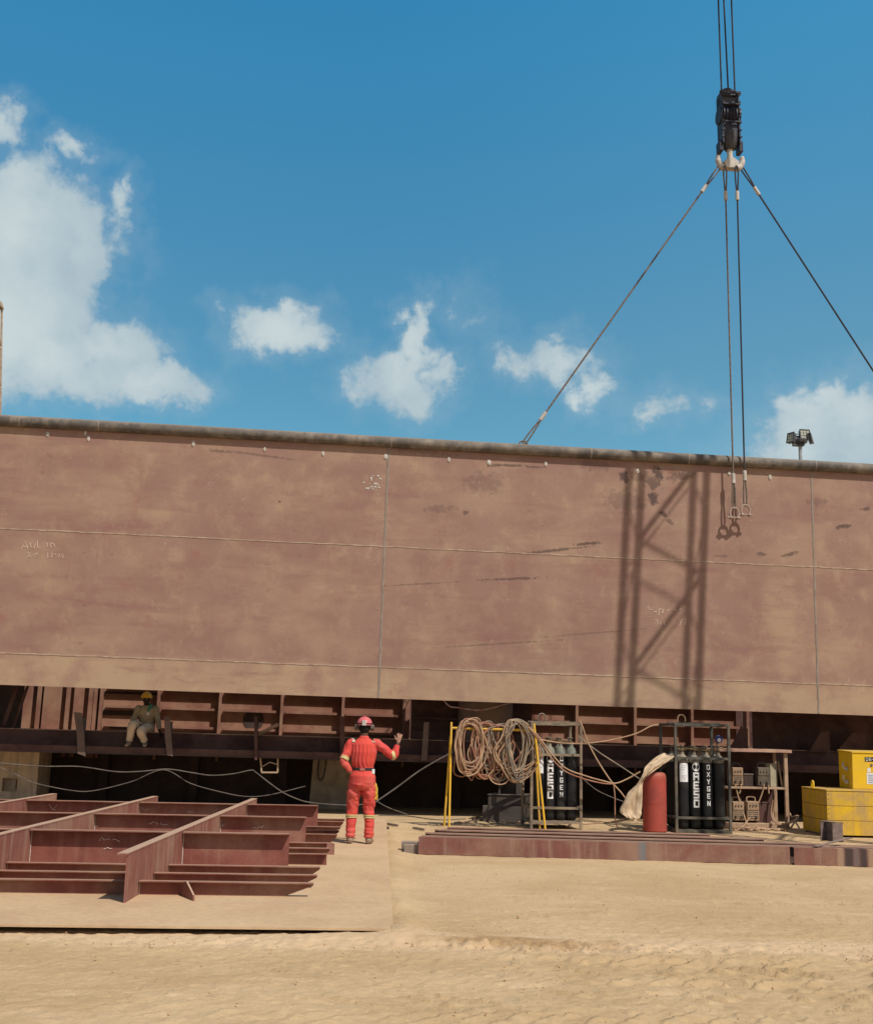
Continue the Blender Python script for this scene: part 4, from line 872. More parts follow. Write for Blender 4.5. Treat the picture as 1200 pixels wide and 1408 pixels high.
def dress(f):
    c0, c1, c2, c3 = f
    def patch(o, s0, s1, z0, z1, name, m_, R):
        q = MB(); n = 8; vs = []
        for i in range(n + 1):
            s_ = s0 + (s1 - s0) * i / n; vs += [on_cyl(s_, z0, R), on_cyl(s_, z1, R)]
        q.add(vs, [(2 * i, 2 * i + 2, 2 * i + 3, 2 * i + 1) for i in range(n)]); return q.build(name, m_, o)
    lb = patch(c0, -.085, .085, .84, 1.18, 'paper_label', M_label, CRAD + .0015)
    pr = MB()
    for k in range(3): stroke_cyl(pr, [(-.06, 1.13 - k * .035), (.05 - .02 * k, 1.13 - k * .035)], .006, CRAD + .003)
    stroke_cyl(pr, [(-.035, .95), (.045, .95), (.005, .88), (-.035, .95)], .007, CRAD + .003); pr.build('label_lettering', M_print, lb)
    q = MB(); R = CRAD + .0015; n = 20; vs = [on_cyl(0, 1.115, R)]
    for i in range(n): vs.append(on_cyl(.07 * math.cos(2 * PI * i / n), 1.115 + .082 * math.sin(2 * PI * i / n), R))
    q.add(vs, [(0, 1 + i, 1 + (i + 1) % n) for i in range(n)]); em = q.build('round_emblem', M_white, c1)
    g = MB()
    for p in ([(-.05, 1.1), (-.015, 1.14), (.02, 1.1), (.055, 1.14)], [(-.05, 1.14), (-.02, 1.165)], [(-.045, 1.065), (-.01, 1.1), (.03, 1.06)], [(.01, 1.175), (.045, 1.15)]): stroke_cyl(g, p, .011, CRAD + .003)
    g.build('emblem_lines', M_blackcyl, em)
    word_cyl('AESO', 1.0, .085, .115, .162, .03).build('lettering', M_white, c1)
    word_cyl('OXYGEN', 1.15, .045, .075, .13, .014).build('lettering', M_white, c2)
def racks():
    global fronts
    fronts = []
    rack('dark green steel rack of oxygen cylinders standing beside the red cylinder', (930, 1144.5), (1005, 1146), 0, .26, .06, 1.97, M_rackdark, M_greycap, 'the green rack', .7, .27, True); dress(fronts)
    fronts = []
    rack('dusty tan steel rack of oxygen cylinders standing behind the yellow hose stand', (730, 1139), (799, 1140.5), 0, .37, .15, 1.93, M_rackrust, M_greencap, 'the tan rack', .5, .3, False); dress(fronts)
    # regulator with a blue gauge
    p = V((5.38, 22.2, 1.66)); o = thing('gas_regulator', 'small blue pressure regulator on a valve in the dark green rack', 'regulator', p)
    q = MB(); q.lathe([(.07, 0), (.07, .04), (.05, .05)], (0, 0, .03), 16, Matrix.Rotation(PI / 2, 3, 'X')); q.build('regulator_body', M_blue, o, True)
    q = MB(); q.lathe([(.035, .051), (.035, .056)], (0, 0, .01), 14, Matrix.Rotation(PI / 2, 3, 'X')); q.build('gauge_face', M_white, o)
    q = MB(); q.tube([(0, .05, -.02), (-.03, .06, -.12), (.1, .06, -.14)], .016, 8); q.build('inlet_pipe', M_brass, o, True)
racks()
def red_cylinder():
    p = onz(900, 1143.5); o = thing('red_cylinder', 'short fat red gas cylinder standing left of the dark green rack', 'gas cylinder', p)
    R = .215; q = MB(); q.lathe([(R * .9, 0), (R, .02), (R, .93), (R * .985, .985), (R * .93, 1.03), (R * .8, 1.055), (R * .5, 1.07), (.05, 1.075)], n=32); q.build('body', M_redcyl, o, True)
    q = MB(); q.lathe([(R + .004, .02), (R + .004, .05)], n=32); q.lathe([(R + .003, .5), (R + .004, .505), (R + .003, .51)], n=32); q.build('band', M_redcyl, o, True)
    q = MB(); q.lathe([(.03, 1.07), (.03, 1.14), (.05, 1.15), (.05, 1.17)], n=12); q.build('valve', M_brass, o, True)
red_cylinder()
def tarp():
    rows = [((603, 412), (690, 428)), ((540, 450), (688, 440)), ((490, 495), (640, 478)), ((462, 530), (560, 530)), ((446, 585), (492, 580)), ((405, 655), (452, 632)), ((345, 705), (445, 720)), ((305, 780), (442, 810)), ((278, 848), (436, 880)), ((318, 893), (420, 915)), ((350, 908), (412, 940))]
    dep = [22.1, 21.95, 21.8, 21.72, 21.66, 21.64, 21.6, 21.58, 21.55, 21.53, 21.52]
    P = []; nc = 14
    A = bez([ony(800 + a[0] / 5.4545, 960 + a[1] / 5.4545, d) for (a, _), d in zip(rows, dep)], 4); B = bez([ony(800 + b[0] / 5.4545, 960 + b[1] / 5.4545, d) for (_, b), d in zip(rows, dep)], 4)
    vs = []; n = len(A)
    for i in range(n):
        for j in range(nc + 1):
            t_ = j / nc; p = A[i].lerp(B[i], t_); fold = .05 * abs(math.sin(t_ * PI * 1.5 + .9 + i * .09)) * min(1, i / 8) + .07 * abs(noise.noise(V((t_ * 2.2, i * .13, 3)))) + .035 * abs(noise.noise(V((t_ * 5, i * .3, 7))))
            p = p + V((0, -abs(fold) * 1.3, fold * .25)); vs.append(p)
    q = MB(); w = nc + 1; q.add(vs, [(i * w + j, i * w + j + 1, (i + 1) * w + j + 1, (i + 1) * w + j) for i in range(n - 1) for j in range(nc)])
    o = q.build('canvas_tarp', M_tarp, None, True); s = o.modifiers.new('t', 'SOLIDIFY'); s.thickness = .006
    tag(o, 'cream canvas tarp draped from the dark green rack over the red cylinder', 'tarp')
tarp()

# ------------------------------------------------------------------ yellow hose stand and hose coils
def hose_stand():
    A, B_ = ony(620.5, 1001, 21.9), ony(735, 1004.5, 21.9)
    o = thing('hose_stand', 'thin yellow steel stand with hose coils hung over its top bar', 'stand', onz(680, 1140))
    base = V(o.location); L = lambda p: V(p) - base
    q = MB(); q.tube([L(A), L(B_)], .022, 10); q.build('top_bar', M_yellow, o, True)
    for (tu, tv, bu, bv, m_) in ((620.5, 993, 617.3, 1139, 0), (619.5, 1012, 610.5, 1136, 1), (734, 995, 749.5, 1141.5, 0), (734.5, 1004, 742, 1139, 1)):
        bt = onz(bu, bv); tp = ony(tu, tv, 21.9 + (.02 if m_ else -.0)); q = MB(); q.tube([L(tp), L(bt)], .019, 8); q.build('leg', M_yellow, o, True)
    GR = 'hose coils on the yellow stand'
    def coil(label, u0, u1, v0, v1, n, seed, mats, cross=.0, belly=.5, dy=0.0):
        r = random.Random(seed); t_ = thing('hose_coil', label, 'hose', ony((u0 + u1) / 2, v0, 21.9), 0, GR); bs = V(t_.location); byname = {}
        cx, hw = (u0 + u1) / 2, (u1 - u0) / 2; s = 21.6 / F
        for k in range(n):
            w = hw * r.uniform(.55, 1.02) * s; top = r.uniform(-.06, .05) * 1 - .02; bot = -(v1 - v0) * s * r.uniform(.72, 1.0); xo = r.uniform(-.3, .3) * (hw * s - w) * 2 + r.uniform(-.03, .03); y0 = dy + r.uniform(-.09, .05)
            tw = w * r.uniform(.55, .9); cr_ = cross * r.choice((-1, 1)) * r.uniform(.2, 1)
            pts = [(xo - tw * .95, y0 - .05, top - .05), (xo - tw * .4, y0 - .01, top + .045), (xo + tw * .4, y0 + .02, top + .045), (xo + tw * .98, y0 + .04, top - .06), (xo + w * .98, y0 + .05, bot * .33), (xo + w * (1 - cr_ * .9), y0 + .05, bot * .62), (xo + w * .55 * (1 - cr_), y0 + .02, bot * .92), (xo + r.uniform(-.05, .05), y0, bot), (xo - w * .6 * (1 - cr_), y0 - .04, bot * .9), (xo - w * (1 - cr_ * .8), y0 - .07, bot * .6), (xo - w * .95, y0 - .06, bot * .3)]
            pts = [V(p) + V((r.gauss(0, .017), r.gauss(0, .014), r.gauss(0, .016))) for p in pts]
            m_ = r.choice(mats); byname.setdefault(m_, MB()).tube(bez(pts, 7, True), .0115, 6, True)
        for m_, q in byname.items(): q.build('hose_turns', m_, t_, True)
        return t_
    H_ = M_hose
    coil('round tan hose coil at the left end of the yellow stand', 624, 667, 994, 1066, 17, 1, [H_, H_, H_, M_hosered], 0, dy=-.08)
    coil('narrow mixed hose coil just right of the round one, bunched low', 648, 686, 998, 1070, 14, 2, [H_, M_hosegrey, M_hosered], .5, dy=.05)
    coil('tangled tan and brown hose coil at the right end of the yellow stand', 688, 734, 994, 1076, 20, 3, [H_, H_, M_hosered, M_hosegrey], .75, dy=-.02)
    coil('loose brown hose loops drooping in the middle between the two big coils', 660, 708, 1000, 1074, 9, 5, [M_hosered, M_hosegrey, H_], .6, dy=.06)
    def loose(label, pts, m_, r_=.0115, d=21.85, cat='hose', name='loose_hose'):
        q = MB(); q.tube(bez([ony(u, v, d + (dz[0] if dz else 0)) for (u, v, *dz) in pts], 8), r_, 7); tag(q.build(name, m_, None, True), label, cat)
    loose('single loop of hose hanging low between the coils on the stand', [(682, 1020), (679, 1055), (672, 1067), (680, 1077), (692, 1078), (699, 1070), (696, 1052), (690, 1035), (693, 1010)], H_)
    loose('short hose end curled under the left coil', [(626, 1040), (624, 1062), (634, 1068), (642, 1066), (648, 1073), (653, 1066), (668, 1066), (678, 1071)], M_hosered)
    loose('orange-brown hose bundle sagging from the stand to the canvas tarp', [(728, 1001), (740, 1013), (757, 1035), (777, 1056), (805, 1067), (830, 1074), (846, 1077), (862, 1071), (880, 1061)], H_, .013)
    loose('second sagging hose just below the bundle right of the stand', [(726, 1000), (741, 1018), (756, 1040), (776, 1060), (803, 1071), (828, 1077), (845, 1078)], M_hosered, .012)
    loose('hose hanging steeply from the top corner of the tan rack', [(796, 990), (800, 998), (807, 1018), (819, 1042), (832, 1063), (842, 1077), (852, 1088), (859, 1097)], H_, .013)
    loose('nearly level hose strung from the tan rack up to the dark green rack', [(742, 1017), (760, 1020), (777, 1022), (805, 1022), (837, 1018), (873, 1009), (893, 999), (905, 996)], H_, .012)
    loose('thin dark hose crossing down from the tan rack to the tarp', [(796, 1013), (812, 1026), (827, 1037), (855, 1055), (882, 1073)], M_hosegrey, .011)
    loose('thin dark hose drooping behind the crossing hoses', [(798, 1068), (818, 1085), (838, 1095), (856, 1102)], M_cable, .008)
    loose('red hose dropping straight to the sand left of the tarp', [(843, 1077), (845, 1095), (845, 1110), (846, 1130), (850, 1141)], M_hosered, .011)
hose_stand()
def ground_hoses():
    def g(label, pts, m_, r_=.014):
        q = MB(); q.tube(bez([onz(u, v, .012) for (u, v) in pts], 8), r_, 7); tag(q.build('ground_hose', m_, None, True), label, 'hose')
    g('tan hose snaking over the sand between the two racks', [(800, 1133), (815, 1132), (835, 1131), (850, 1128), (866, 1125)], M_hose)
    g('tan hose lying on the sand at the foot of the yellow stand', [(625, 1131), (645, 1128), (660, 1122), (680, 1126), (700, 1131), (725, 1129)], M_hose)
    g('dark cable lying on the sand behind the steel pile', [(600, 1134), (640, 1131), (668, 1127), (690, 1133), (702, 1135)], M_hosegrey, .012)
    g('thin cable across the shaded sand edge right of the standing man', [(520, 1121), (560, 1122), (600, 1127), (640, 1126)], M_cable, .01)
    for (lab, u0, v0, u1, v1) in (('short rusty rod lying on the sand near the plate corner', 533, 1132.5, 547, 1135), ('short rusty rod lying left of the steel pile', 568, 1138, 583, 1140.5)):
        q = MB(); q.tube([onz(u0, v0, .015), onz(u1, v1, .015)], .02, 6); tag(q.build('steel_rod', M_iron, None), lab, 'rod')
ground_hoses()

# ------------------------------------------------------------------ cables strung under the hull
def cables():
    def c(label, pts, off, r_, m_=M_cable, sub=8):
        P = bez([HM @ hp(u, v, off) for (u, v) in pts], sub)
        q = MB(); q.tube(P, r_, 6); tag(q.build('hanging_cable', m_, None, True), label, 'cable')
    c('grey cable looped along the bottom of the hull girder and dropping to the man', [(-20, 1046), (0, 1049), (60, 1053.5), (110, 1054), (160, 1061), (195, 1060.5), (230, 1057.5), (262, 1062), (290, 1066), (320, 1064), (345, 1059), (352, 1062), (370, 1076), (390, 1090), (410, 1099), (425, 1103), (455, 1106), (480, 1107), (500, 1106)], .7, .01)
    c('thin grey cable sagging lower under the hull girder', [(-10, 1050), (25, 1066), (50, 1077), (100, 1087), (130, 1087), (180, 1075), (225, 1058.5), (262, 1077), (300, 1088), (337, 1095), (370, 1093), (420, 1081)], .8, .008)
    c('thick pale hose slanting up from the man to the yellow stand', [(512, 1106), (519, 1101), (545, 1083), (575, 1061), (600, 1046), (622, 1034)], -.6, .014)
    c('thin cable slanting down to the sand right of the man', [(517, 1101), (533, 1110), (560, 1120)], -.2, .009)
    c('worn red and white cable drooping below the hull edge above the hose stand', [(609, 962), (618, 971), (630, 973), (648, 976), (662, 976.5), (678, 973), (695, 968), (704, 966)], .15, .013, mat('worn_cable', (.34, .24, .2), (.3, .09, .07), .7, scale=9))
cables()

# ------------------------------------------------------------------ tool shelf with welding machines
def shelf():
    a = onz(1082, 1139.5); yaw = math.radians(5); M = Matrix.Translation((a.x, a.y, 0)) @ Matrix.Rotation(yaw, 4, 'Z')
    o = thing('tool_shelf', 'dusty two-tier timber and steel shelf full of welding machines', 'shelf', M=M); w = 1.55; dp = .6; zt = ony(1082, 1033, a.y).z; zm = ony(1082, 1083, a.y).z
    for (x, y) in ((0, 0), (-w, 0), (0, dp), (-w, dp)):
        q = MB(); q.box(x - .035, x + .035, y - .035, y + .035, -.01, zt - .03); q.build('post', M_wood, o, bevel=.006)
    q = MB()
    n = 24; vs = []; fs = []
    for i in range(n + 1):
        x = -w - .1 + (w + .2) * i / n; zz = .012 * noise.noise(V((x * 3, 0, 1))); vs += [V((x, -.1, zt - .03 + zz)), V((x, dp + .05, zt - .03 + zz)), V((x, dp + .05, zt + .03 + zz)), V((x, -.1, zt + .03 + zz))]
    for i in range(n): fs += [(4 * i + k, 4 * i + (k + 1) % 4, 4 * i + 4 + (k + 1) % 4, 4 * i + 4 + k) for k in range(4)]
    fs += [(0, 1, 2, 3), (4 * n + 3, 4 * n + 2, 4 * n + 1, 4 * n)]; q.add(vs, fs); q.build('top_board', mat('top_board', (.42, .25, .18), (.34, .2, .15), .8, scale=4, dust=DUST, dust_amt=.6, up=.6), o)
    q = MB(); q.box(-w + .036, -.036, -.03, dp, zm - .04, zm); q.build('middle_board', M_wood, o, bevel=.006)
    q = MB(); q.box(-w + .036, -.036, dp - .01, dp, .1, zt - .05); q.build('back_panel', M_shade, o)
    def machine(label, u0, u1, v0, v1, z, dpt, m_, top, yo=.05):
        x0 = (M.inverted() @ ony(u0, 1080, a.y)).x; x1 = (M.inverted() @ ony(u1, 1080, a.y)).x; hgt = (v1 - v0) * .0144
        g = thing('welding_machine', label, 'welding machine', M=M @ Matrix.Translation(((x0 + x1) / 2, yo, z)), group='welding machines on the tool shelf'); ww = (x1 - x0) / 2
        q = MB(); q.box(-ww, ww, 0, dpt, .02, hgt * .82); q.build('casing', m_, g, bevel=.012)
        q = MB(); q.box(-ww * .94, ww * .94, -.012, 0, hgt * .48, hgt * .8); q.build('control_panel', m_, g, bevel=.004)
        q = MB()
        for i in range(3): q.lathe([(.016, 0), (.014, .02)], ((i - 1) * ww * .5, -.012, hgt * .66), 10, Matrix.Rotation(PI / 2, 3, 'X'))
        q.build('knobs', M_machdark, g)
        q = MB(); q.tube(bez([(-ww * .7, dpt * .3, hgt * .8), (-ww * .65, dpt * .3, hgt * .96), (0, dpt * .3, hgt), (ww * .65, dpt * .3, hgt * .96), (ww * .7, dpt * .3, hgt * .8)]), .015, 8); q.build('handle', top, g, True)
        q = MB()
        for i in range(4): q.box(-ww * .8, ww * .8, -.005, 0, .06 + i * hgt * .085, .075 + i * hgt * .085)
        q.build('vent_slots', M_machdark, g)
        for i in (-1, 1):
            q = MB(); q.lathe([(.022, 0), (.018, .04)], (i * ww * .5, -.002, .1), 10, Matrix.Rotation(PI / 2, 3, 'X')); q.build('socket', M_machdark, g)
    machine('grey and tan welding machine at the left of the upper shelf', 1006, 1021, 1049, 1080, zm, .35, M_machine, M_machdark)
    machine('dark dusty welding machine in the middle of the upper shelf', 1042, 1059, 1050, 1082, zm, .38, M_machdark, M_machdark)
    machine('tan dust-covered welding machine at the left under the shelf', 1004, 1020, 1100, 1132, .12, .4, M_machine, M_machine, .0)
    machine('tan dust-covered welding machine with big handle, second from left under the shelf', 1023, 1040, 1099, 1132, .12, .4, M_machine, M_machine, -.04)
    # things on the shelf
    X = lambda u: (M.inverted() @ ony(u, 1080, a.y)).x
    g = thing('leaning_board', 'pale board leaning upright at the right end of the upper shelf', 'board', M=M @ Matrix.Translation((X(1066), .1, zm)) @ Matrix.Rotation(.5, 4, 'Z'))
    q = MB(); q.box(-.1, .1, 0, .12, .002, .46); q.build('board_body', mat('pale_board', (.34, .3, .2), (.3, .26, .18), .8, scale=5), g, bevel=.006)
    q = MB(); q.bar(M @ V((X(1078), .12, zm)), M @ V((X(1073), .12, zm + .5)), .03, .02); tag(q.build('thin_lath', M_wood), 'thin lath leaning beside the pale board on the shelf', 'lath')
    g = thing('tool_box', 'dark metal tool box under the shelf right of the welding machines', 'box', M=M @ Matrix.Translation((X(1050), .1, .1)))
    q = MB(); q.box(-.14, .14, 0, .35, 0, .36); q.build('box_body', M_shade, g, bevel=.01); q = MB(); q.box(-.145, .145, -.005, .355, .361, .4); q.build('lid', M_shade, g, bevel=.01)
    g = thing('black_case', 'black case between the two machines on the upper shelf', 'case', M=M @ Matrix.Translation((X(1031), .15, zm)))
    q = MB(); q.box(-.1, .1, 0, .25, .002, .22); q.build('case_body', M_black, g, bevel=.01); q = MB(); q.box(-.1, .1, -.01, .25, .222, .25); q.build('lid', M_machdark, g, bevel=.006)
    q = MB(); q.box(-w + .05, -.05, -.1, dp, 0, .1); 
    pl = q.build('pallet_base', M_wood, o, bevel=.01)
    def cab(label, pts, r_=.014, d=-.08, m_=M_hose):
        q = MB(); q.tube(bez([ony(u, v, a.y + d - .004 * max(0, v - 1120) * 4) for (u, v) in pts], 7), r_, 6); tag(q.build('welding_cable', m_, None, True), label, 'cable', 'dusty welding cables at the shelf')
    cab('dusty cable dropping from the left upper machine in front of the lower ones', [(1010, 1078), (1013, 1090), (1017, 1105), (1022, 1120), (1027, 1135)])
    cab('short cable end hanging off the upper shelf by the left machine', [(1018, 1078), (1018, 1084), (1016, 1091)])
    cab('dusty cable curving from the dark machine down across the second lower machine', [(1050, 1078), (1048, 1088), (1043, 1102), (1035, 1118), (1026, 1130), (1020, 1138)])
    cab('short cable end hanging off the shelf below the dark machine', [(1056, 1079), (1056, 1085), (1056.5, 1091)])
    cab('bundle of dusty cables drooping at the right end of the shelf', [(1066, 1088), (1064, 1105), (1062, 1120), (1066, 1130), (1078, 1133), (1090, 1129), (1097, 1122)], .02)
    cab('thin cable drooping beside the bundle at the right of the shelf', [(1062, 1100), (1060, 1112), (1061, 1125), (1068, 1133), (1080, 1133)], .014)
    cab('cable curling from the shelf foot to the yellow chest', [(1085, 1118), (1088, 1123), (1097, 1122), (1092, 1130), (1087, 1138)], .018)
    cab('forked cable end lying by the yellow chest', [(1093, 1130), (1096, 1135), (1098, 1138)], .018)
    r = random.Random(8)
    for k in range(6):
        p = [onz(r.uniform(1006, 1020) + i * 14, r.uniform(1136, 1142), .015) for i in range(6)]
        q = MB(); q.tube(bez(p, 6), .015, 6); tag(q.build('welding_cable', M_hose, None, True), 'dusty cable among those tangled on the sand at the foot of the shelf', 'cable', 'tangled cables on the sand at the shelf')
shelf()

# ------------------------------------------------------------------ yellow chest and cabinet
def chest():
    a = onz(1138, 1150.5); M = Matrix.Translation((a.x, a.y, 0)) @ Matrix.Rotation(math.radians(1.5), 4, 'Z'); zt = ony(1136, 1087.5, a.y).z
    o = thing('yellow_chest', 'big weathered yellow timber chest with a steel lug at its corner', 'chest', M=M); w, dp = 2.3, 1.33; h = zt - .03
    for i in range(3):
        z0 = .03 + h * i / 3; z1 = .03 + h * (i + 1) / 3 - .007
        q = MB(); q.box(0, w, 0, .03, z0, z1); q.build('front_plank', M_ybox, o, bevel=.004)
        q = MB(); q.box(0, .03, .031, dp, z0, z1); q.build('side_plank', M_ybox, o, bevel=.004)
        q = MB(); q.box(w - .03, w, .031, dp, z0, z1); q.build('side_plank', M_ybox, o, bevel=.004)
        q = MB(); q.box(.031, w - .031, dp - .03, dp, z0, z1); q.build('back_plank', M_ybox, o, bevel=.004)
    q = MB(); q.box(-.008, w + .008, -.008, dp + .008, zt, zt + .025); q.build('lid', M_ybox, o, bevel=.006)
    q = MB(); q.box(.03, w - .03, .03, dp - .03, .03, zt); q.build('inner_lining', M_black, o)
    q = MB(); q.box(.02, .12, .1, dp - .1, -.01, .03); q.box(w - .12, w - .02, .1, dp - .1, -.01, .03); q.build('skid', M_iron, o)
    q = MB(); q.tube(bez([(-.02, .62, zt + .02), (-.02, .62, zt + .12), (-.02, .66, zt + .15), (-.02, .70, zt + .12), (-.02, .70, zt + .02)]), .02, 8); q.build('lifting_lug', M_ycab, o, True)
    r = random.Random(6); q = MB()
    for i in range(9): q.lathe([(.012, 0), (.008, .006)], (.03, -.0, .06 + i * h / 9), 8, Matrix.Rotation(PI / 2, 3, 'X'))
    q.build('nail_heads', M_iron, o)
    # cabinet standing on the chest
    bl = ony(1171, 1081, a.y + .45); zb = zt + .025
    d = ray(1171.5, 1081.5); tt = (zb - CH) / d.z; 
    fl = CAM + d * tt if tt > 0 and tt < 40 else V((8.2, a.y + .6, zb))
    y_f = a.y + .55; fl = ony(1171.5, 1080, y_f)
    c = thing('yellow_cabinet', 'clean yellow metal cabinet with white notices standing on the yellow chest', 'cabinet', M=Matrix.Translation((fl.x, y_f, zb)) @ Matrix.Rotation(math.radians(3), 4, 'Z'))
    hh = ony(1170, 1035, y_f).z - zb
    q = MB(); q.prism([(0, 0), (.62, 0), (.62, hh + .03), (-.03, hh)], lambda p, s_: V((.9 * s_, p[0], p[1]))); q.build('cabinet_body', M_ycab, c, bevel=.012)
    q = MB(); q.prism([(-.045, hh + .001), (.64, hh + .032), (.64, hh + .05), (-.045, hh + .02)], lambda p, s_: V((-.01 + .93 * s_, p[0], p[1]))); q.build('cabinet_lid', M_ycab, c)
    sx = 22.3 / F; ux = lambda u: (u - 1171.5) * sx; vz = lambda v: (1080 - v) * sx
    yb = lambda z: -.03 * z / hh - .004
    def plate(u0, u1, v0, v1, nm, m_, dd=.0):
        q = MB(); q.add([V((ux(u0), yb(vz(v1)) - dd, vz(v1))), V((ux(u1), yb(vz(v1)) - dd, vz(v1))), V((ux(u1), yb(vz(v0)) - dd, vz(v0))), V((ux(u0), yb(vz(v0)) - dd, vz(v0)))], [(0, 1, 2, 3)]); return q.build(nm, m_, c)
    t1 = plate(1189, 1215, 1037.5, 1043.5, 'name_plate', M_belt)
    GL = {'D': [[(0, 0), (0, 1), (.7, 1), (1, .7), (1, .3), (.7, 0), (0, 0)]], 'B': [[(0, 0), (0, 1), (1, 1), (1, .5), (0, .5)], [(1, .5), (1, 0), (0, 0)]], '-': [[(0, .5), (1, .5)]], '2': [[(0, 1), (1, 1), (1, .5), (0, .5), (0, 0), (1, 0)]]}
    q = MB()
    for k, ch in enumerate('DB-2'):
        for pl in GL[ch]:
            q.tube([V((ux(1190.5 + k * 4.2) + x * .038, yb(vz(1041)) - .004, vz(1042.3) + y * .05)) for (x, y) in pl], .005, 4)
    q.build('plate_lettering', M_white, t1)
    plate(1192, 1196.5, 1052, 1057.5, 'small_notice', M_label)
    n2 = plate(1191, 1206, 1058.5, 1073, 'white_notice', M_white)
    q = MB()
    for i in range(5): q.box(ux(1192.5), ux(1203 - (i % 2) * 3), yb(vz(1061 + i * 2.4)) - .004, yb(vz(1061 + i * 2.4)) - .003, vz(1061.5 + i * 2.4), vz(1060.7 + i * 2.4))
    q.build('notice_lettering', mat('notice_blue', (.2, .3, .45), None, .7), n2)
    plate(1196.3, 1199.3, 1046.5, 1050, 'latch', M_iron, .004)
    q = MB()
    for z in (.12, .36): q.lathe([(.035, 0), (.045, .02), (.03, .06)], (0, .2, z), 12, Matrix.Rotation(-PI / 2, 3, 'Y')); q.tube([(-.05, .2, z), (-.09, .2, z + .05), (-.08, .2, z + .13)], .018, 8)
    q.build('plug_socket', M_hookw, c, True)
chest()

# ------------------------------------------------------------------ far things: light mast, lattice tower
def mast():
    D = 75; b0 = ony(1099.5, 640, D); t_ = ony(1099, 604, D)
    o = thing('light_mast', 'tall floodlight mast with four lamp heads beyond the hull', 'light mast', (t_.x, D, 0)); z = t_.z; o.scale = (.86, .86, 1)
    q = MB(); q.lathe([(.28, -.1), (.2, z * .5), (.13, z)], n=14); q.build('pole', M_mast, o, True)
    q = MB(); q.lathe([(.55, z - .25), (.6, z - .1), (.25, z + .05)], n=10); q.tube([(-.75, 0, z), (.75, 0, z + .25)], .05, 6); q.tube([(-.75, 0, z + .35), (.7, 0, z + .35)], .03, 6); q.build('head_frame', M_lamph, o)
    for (x, zz, w, rz, nm) in ((-.78, .05, .3, -1.0, 0), (.35, .3, .38, .15, 1), (.85, .05, .3, 1.1, 0), (-.2, -.15, .42, .1, 2)):
        M = Matrix.Translation((x, -.2, z + zz)) @ Matrix.Rotation(rz, 4, 'Z') @ Matrix.Rotation(-.25, 4, 'X')
        q = MB(); q.box(-w, w, 0, .25, -.32, .32, M); q.box(-w - .05, w + .05, -.04, 0, .32, .37, M); q.box(-w - .05, w + .05, -.04, 0, -.37, -.32, M); q.box(-w - .05, -w, -.04, 0, -.32, .32, M); q.box(w, w + .05, -.04, 0, -.32, .32, M)
        hd = q.build('lamp_head', M_lamph, o)
        if nm != 2:
            q = MB()
            for i in range(3):
                for j in range(3): q.box(-w + .04 + i * (2 * w - .04) / 3, -w + .04 + i * (2 * w - .04) / 3 + (2 * w) / 3 - .06, -.02, -.002, -.29 + j * .2, -.29 + j * .2 + .16, M)
            q.build('lamp_glass', M_lamp, hd)
mast()
def tower():
    D = 45; P0, P1 = ony(3.5, 566, D), ony(5.5, 425, D); ax = (P1 - P0).normalized(); w = .5
    base = P0 - ax * (P0.z / ax.z); o = thing('lattice_tower', 'thin tan lattice boom rising beyond the hull at the picture edge', 'tower', base)
    T = (P1 - base); L = T.length; X = V((1, 0, 0)); X = (X - ax * X.dot(ax)).normalized(); Y = ax.cross(X)
    C = lambda x, y, l: X * (x - w) + Y * (y - w - .2) + ax * l
    for (x, y) in ((-w, -w), (w, -w), (-w, w), (w, w)):
        q = MB(); q.tube([C(x, y, -.1), C(x, y, L)], .045, 8); q.build('leg', M_tower, o, True)
    q = MB(); n = int(L / .8)
    for i in range(n):
        z0, z1 = i * L / n, (i + 1) * L / n; s_ = 1 if i % 2 else -1
        for y in (-w, w): q.tube([C(-w * s_, y, z0), C(w * s_, y, z1)], .035, 6); q.tube([C(y, -w * s_, z0), C(y, w * s_, z1)], .035, 6)
    q.build('lacing', M_tower, o)
    q = MB(); q.prism([(-.7, 0), (w + .1, 0), (w + .02, .35), (-.1, .75), (-.7, .6)], lambda p, d: C(p[0], -w + 2 * w * d, L + p[1] * .8 - .1)); q.tube([C(w, -w, L), C(w + .22, -w, L - .2)], .03, 6); q.tube([C(w, -w, L + .2), C(w + .25, -w, L + .3)], .03, 6); q.build('tower_head', M_tower, o)
tower()

# ------------------------------------------------------------------ people
def hand(mb, wrist, d, n, thumb, curl=.5, sz=1.0, spread=.12):
    d = V(d).normalized(); n = V(n); n = (n - d * n.dot(d)).normalized(); s = d.cross(n) * thumb; w = V(wrist)
    mb.tube([w - d * .03, w, w + d * .04 * sz, w + d * .085 * sz, w + d * .1 * sz], [(.024, .02), (.028, .018), (.04 * sz, .015), (.042 * sz, .014), (.03, .01)], 10, ref=s)
    for k, (o, ln) in enumerate(((.03, .068), (.01, .078), (-.011, .072), (-.03, .056))):
        dd = (d + s * (o / .03 * spread)).normalized(); p = w + d * .09 * sz + s * o * sz; P = [p - d * .01]; c = curl * .35
        for j, fr in enumerate((.42, .32, .26)):
            e = (dd * math.cos(c) + n * math.sin(c)).normalized(); p = p + e * ln * fr * sz; P.append(p); c += curl * .75
        mb.tube(P, [.0098, .0095, .0085, .007], 7)
    p = w + d * .025 * sz + s * .03; P = [p - s * .012]; e = (d * .75 + s * .75).normalized(); p = p + e * .035; P.append(p); e = (d + s * .35 + n * .2).normalized(); p = p + e * .03; P.append(p); P.append(p + e * .024)
    mb.tube(P, [.014, .012, .0105, .008], 7)
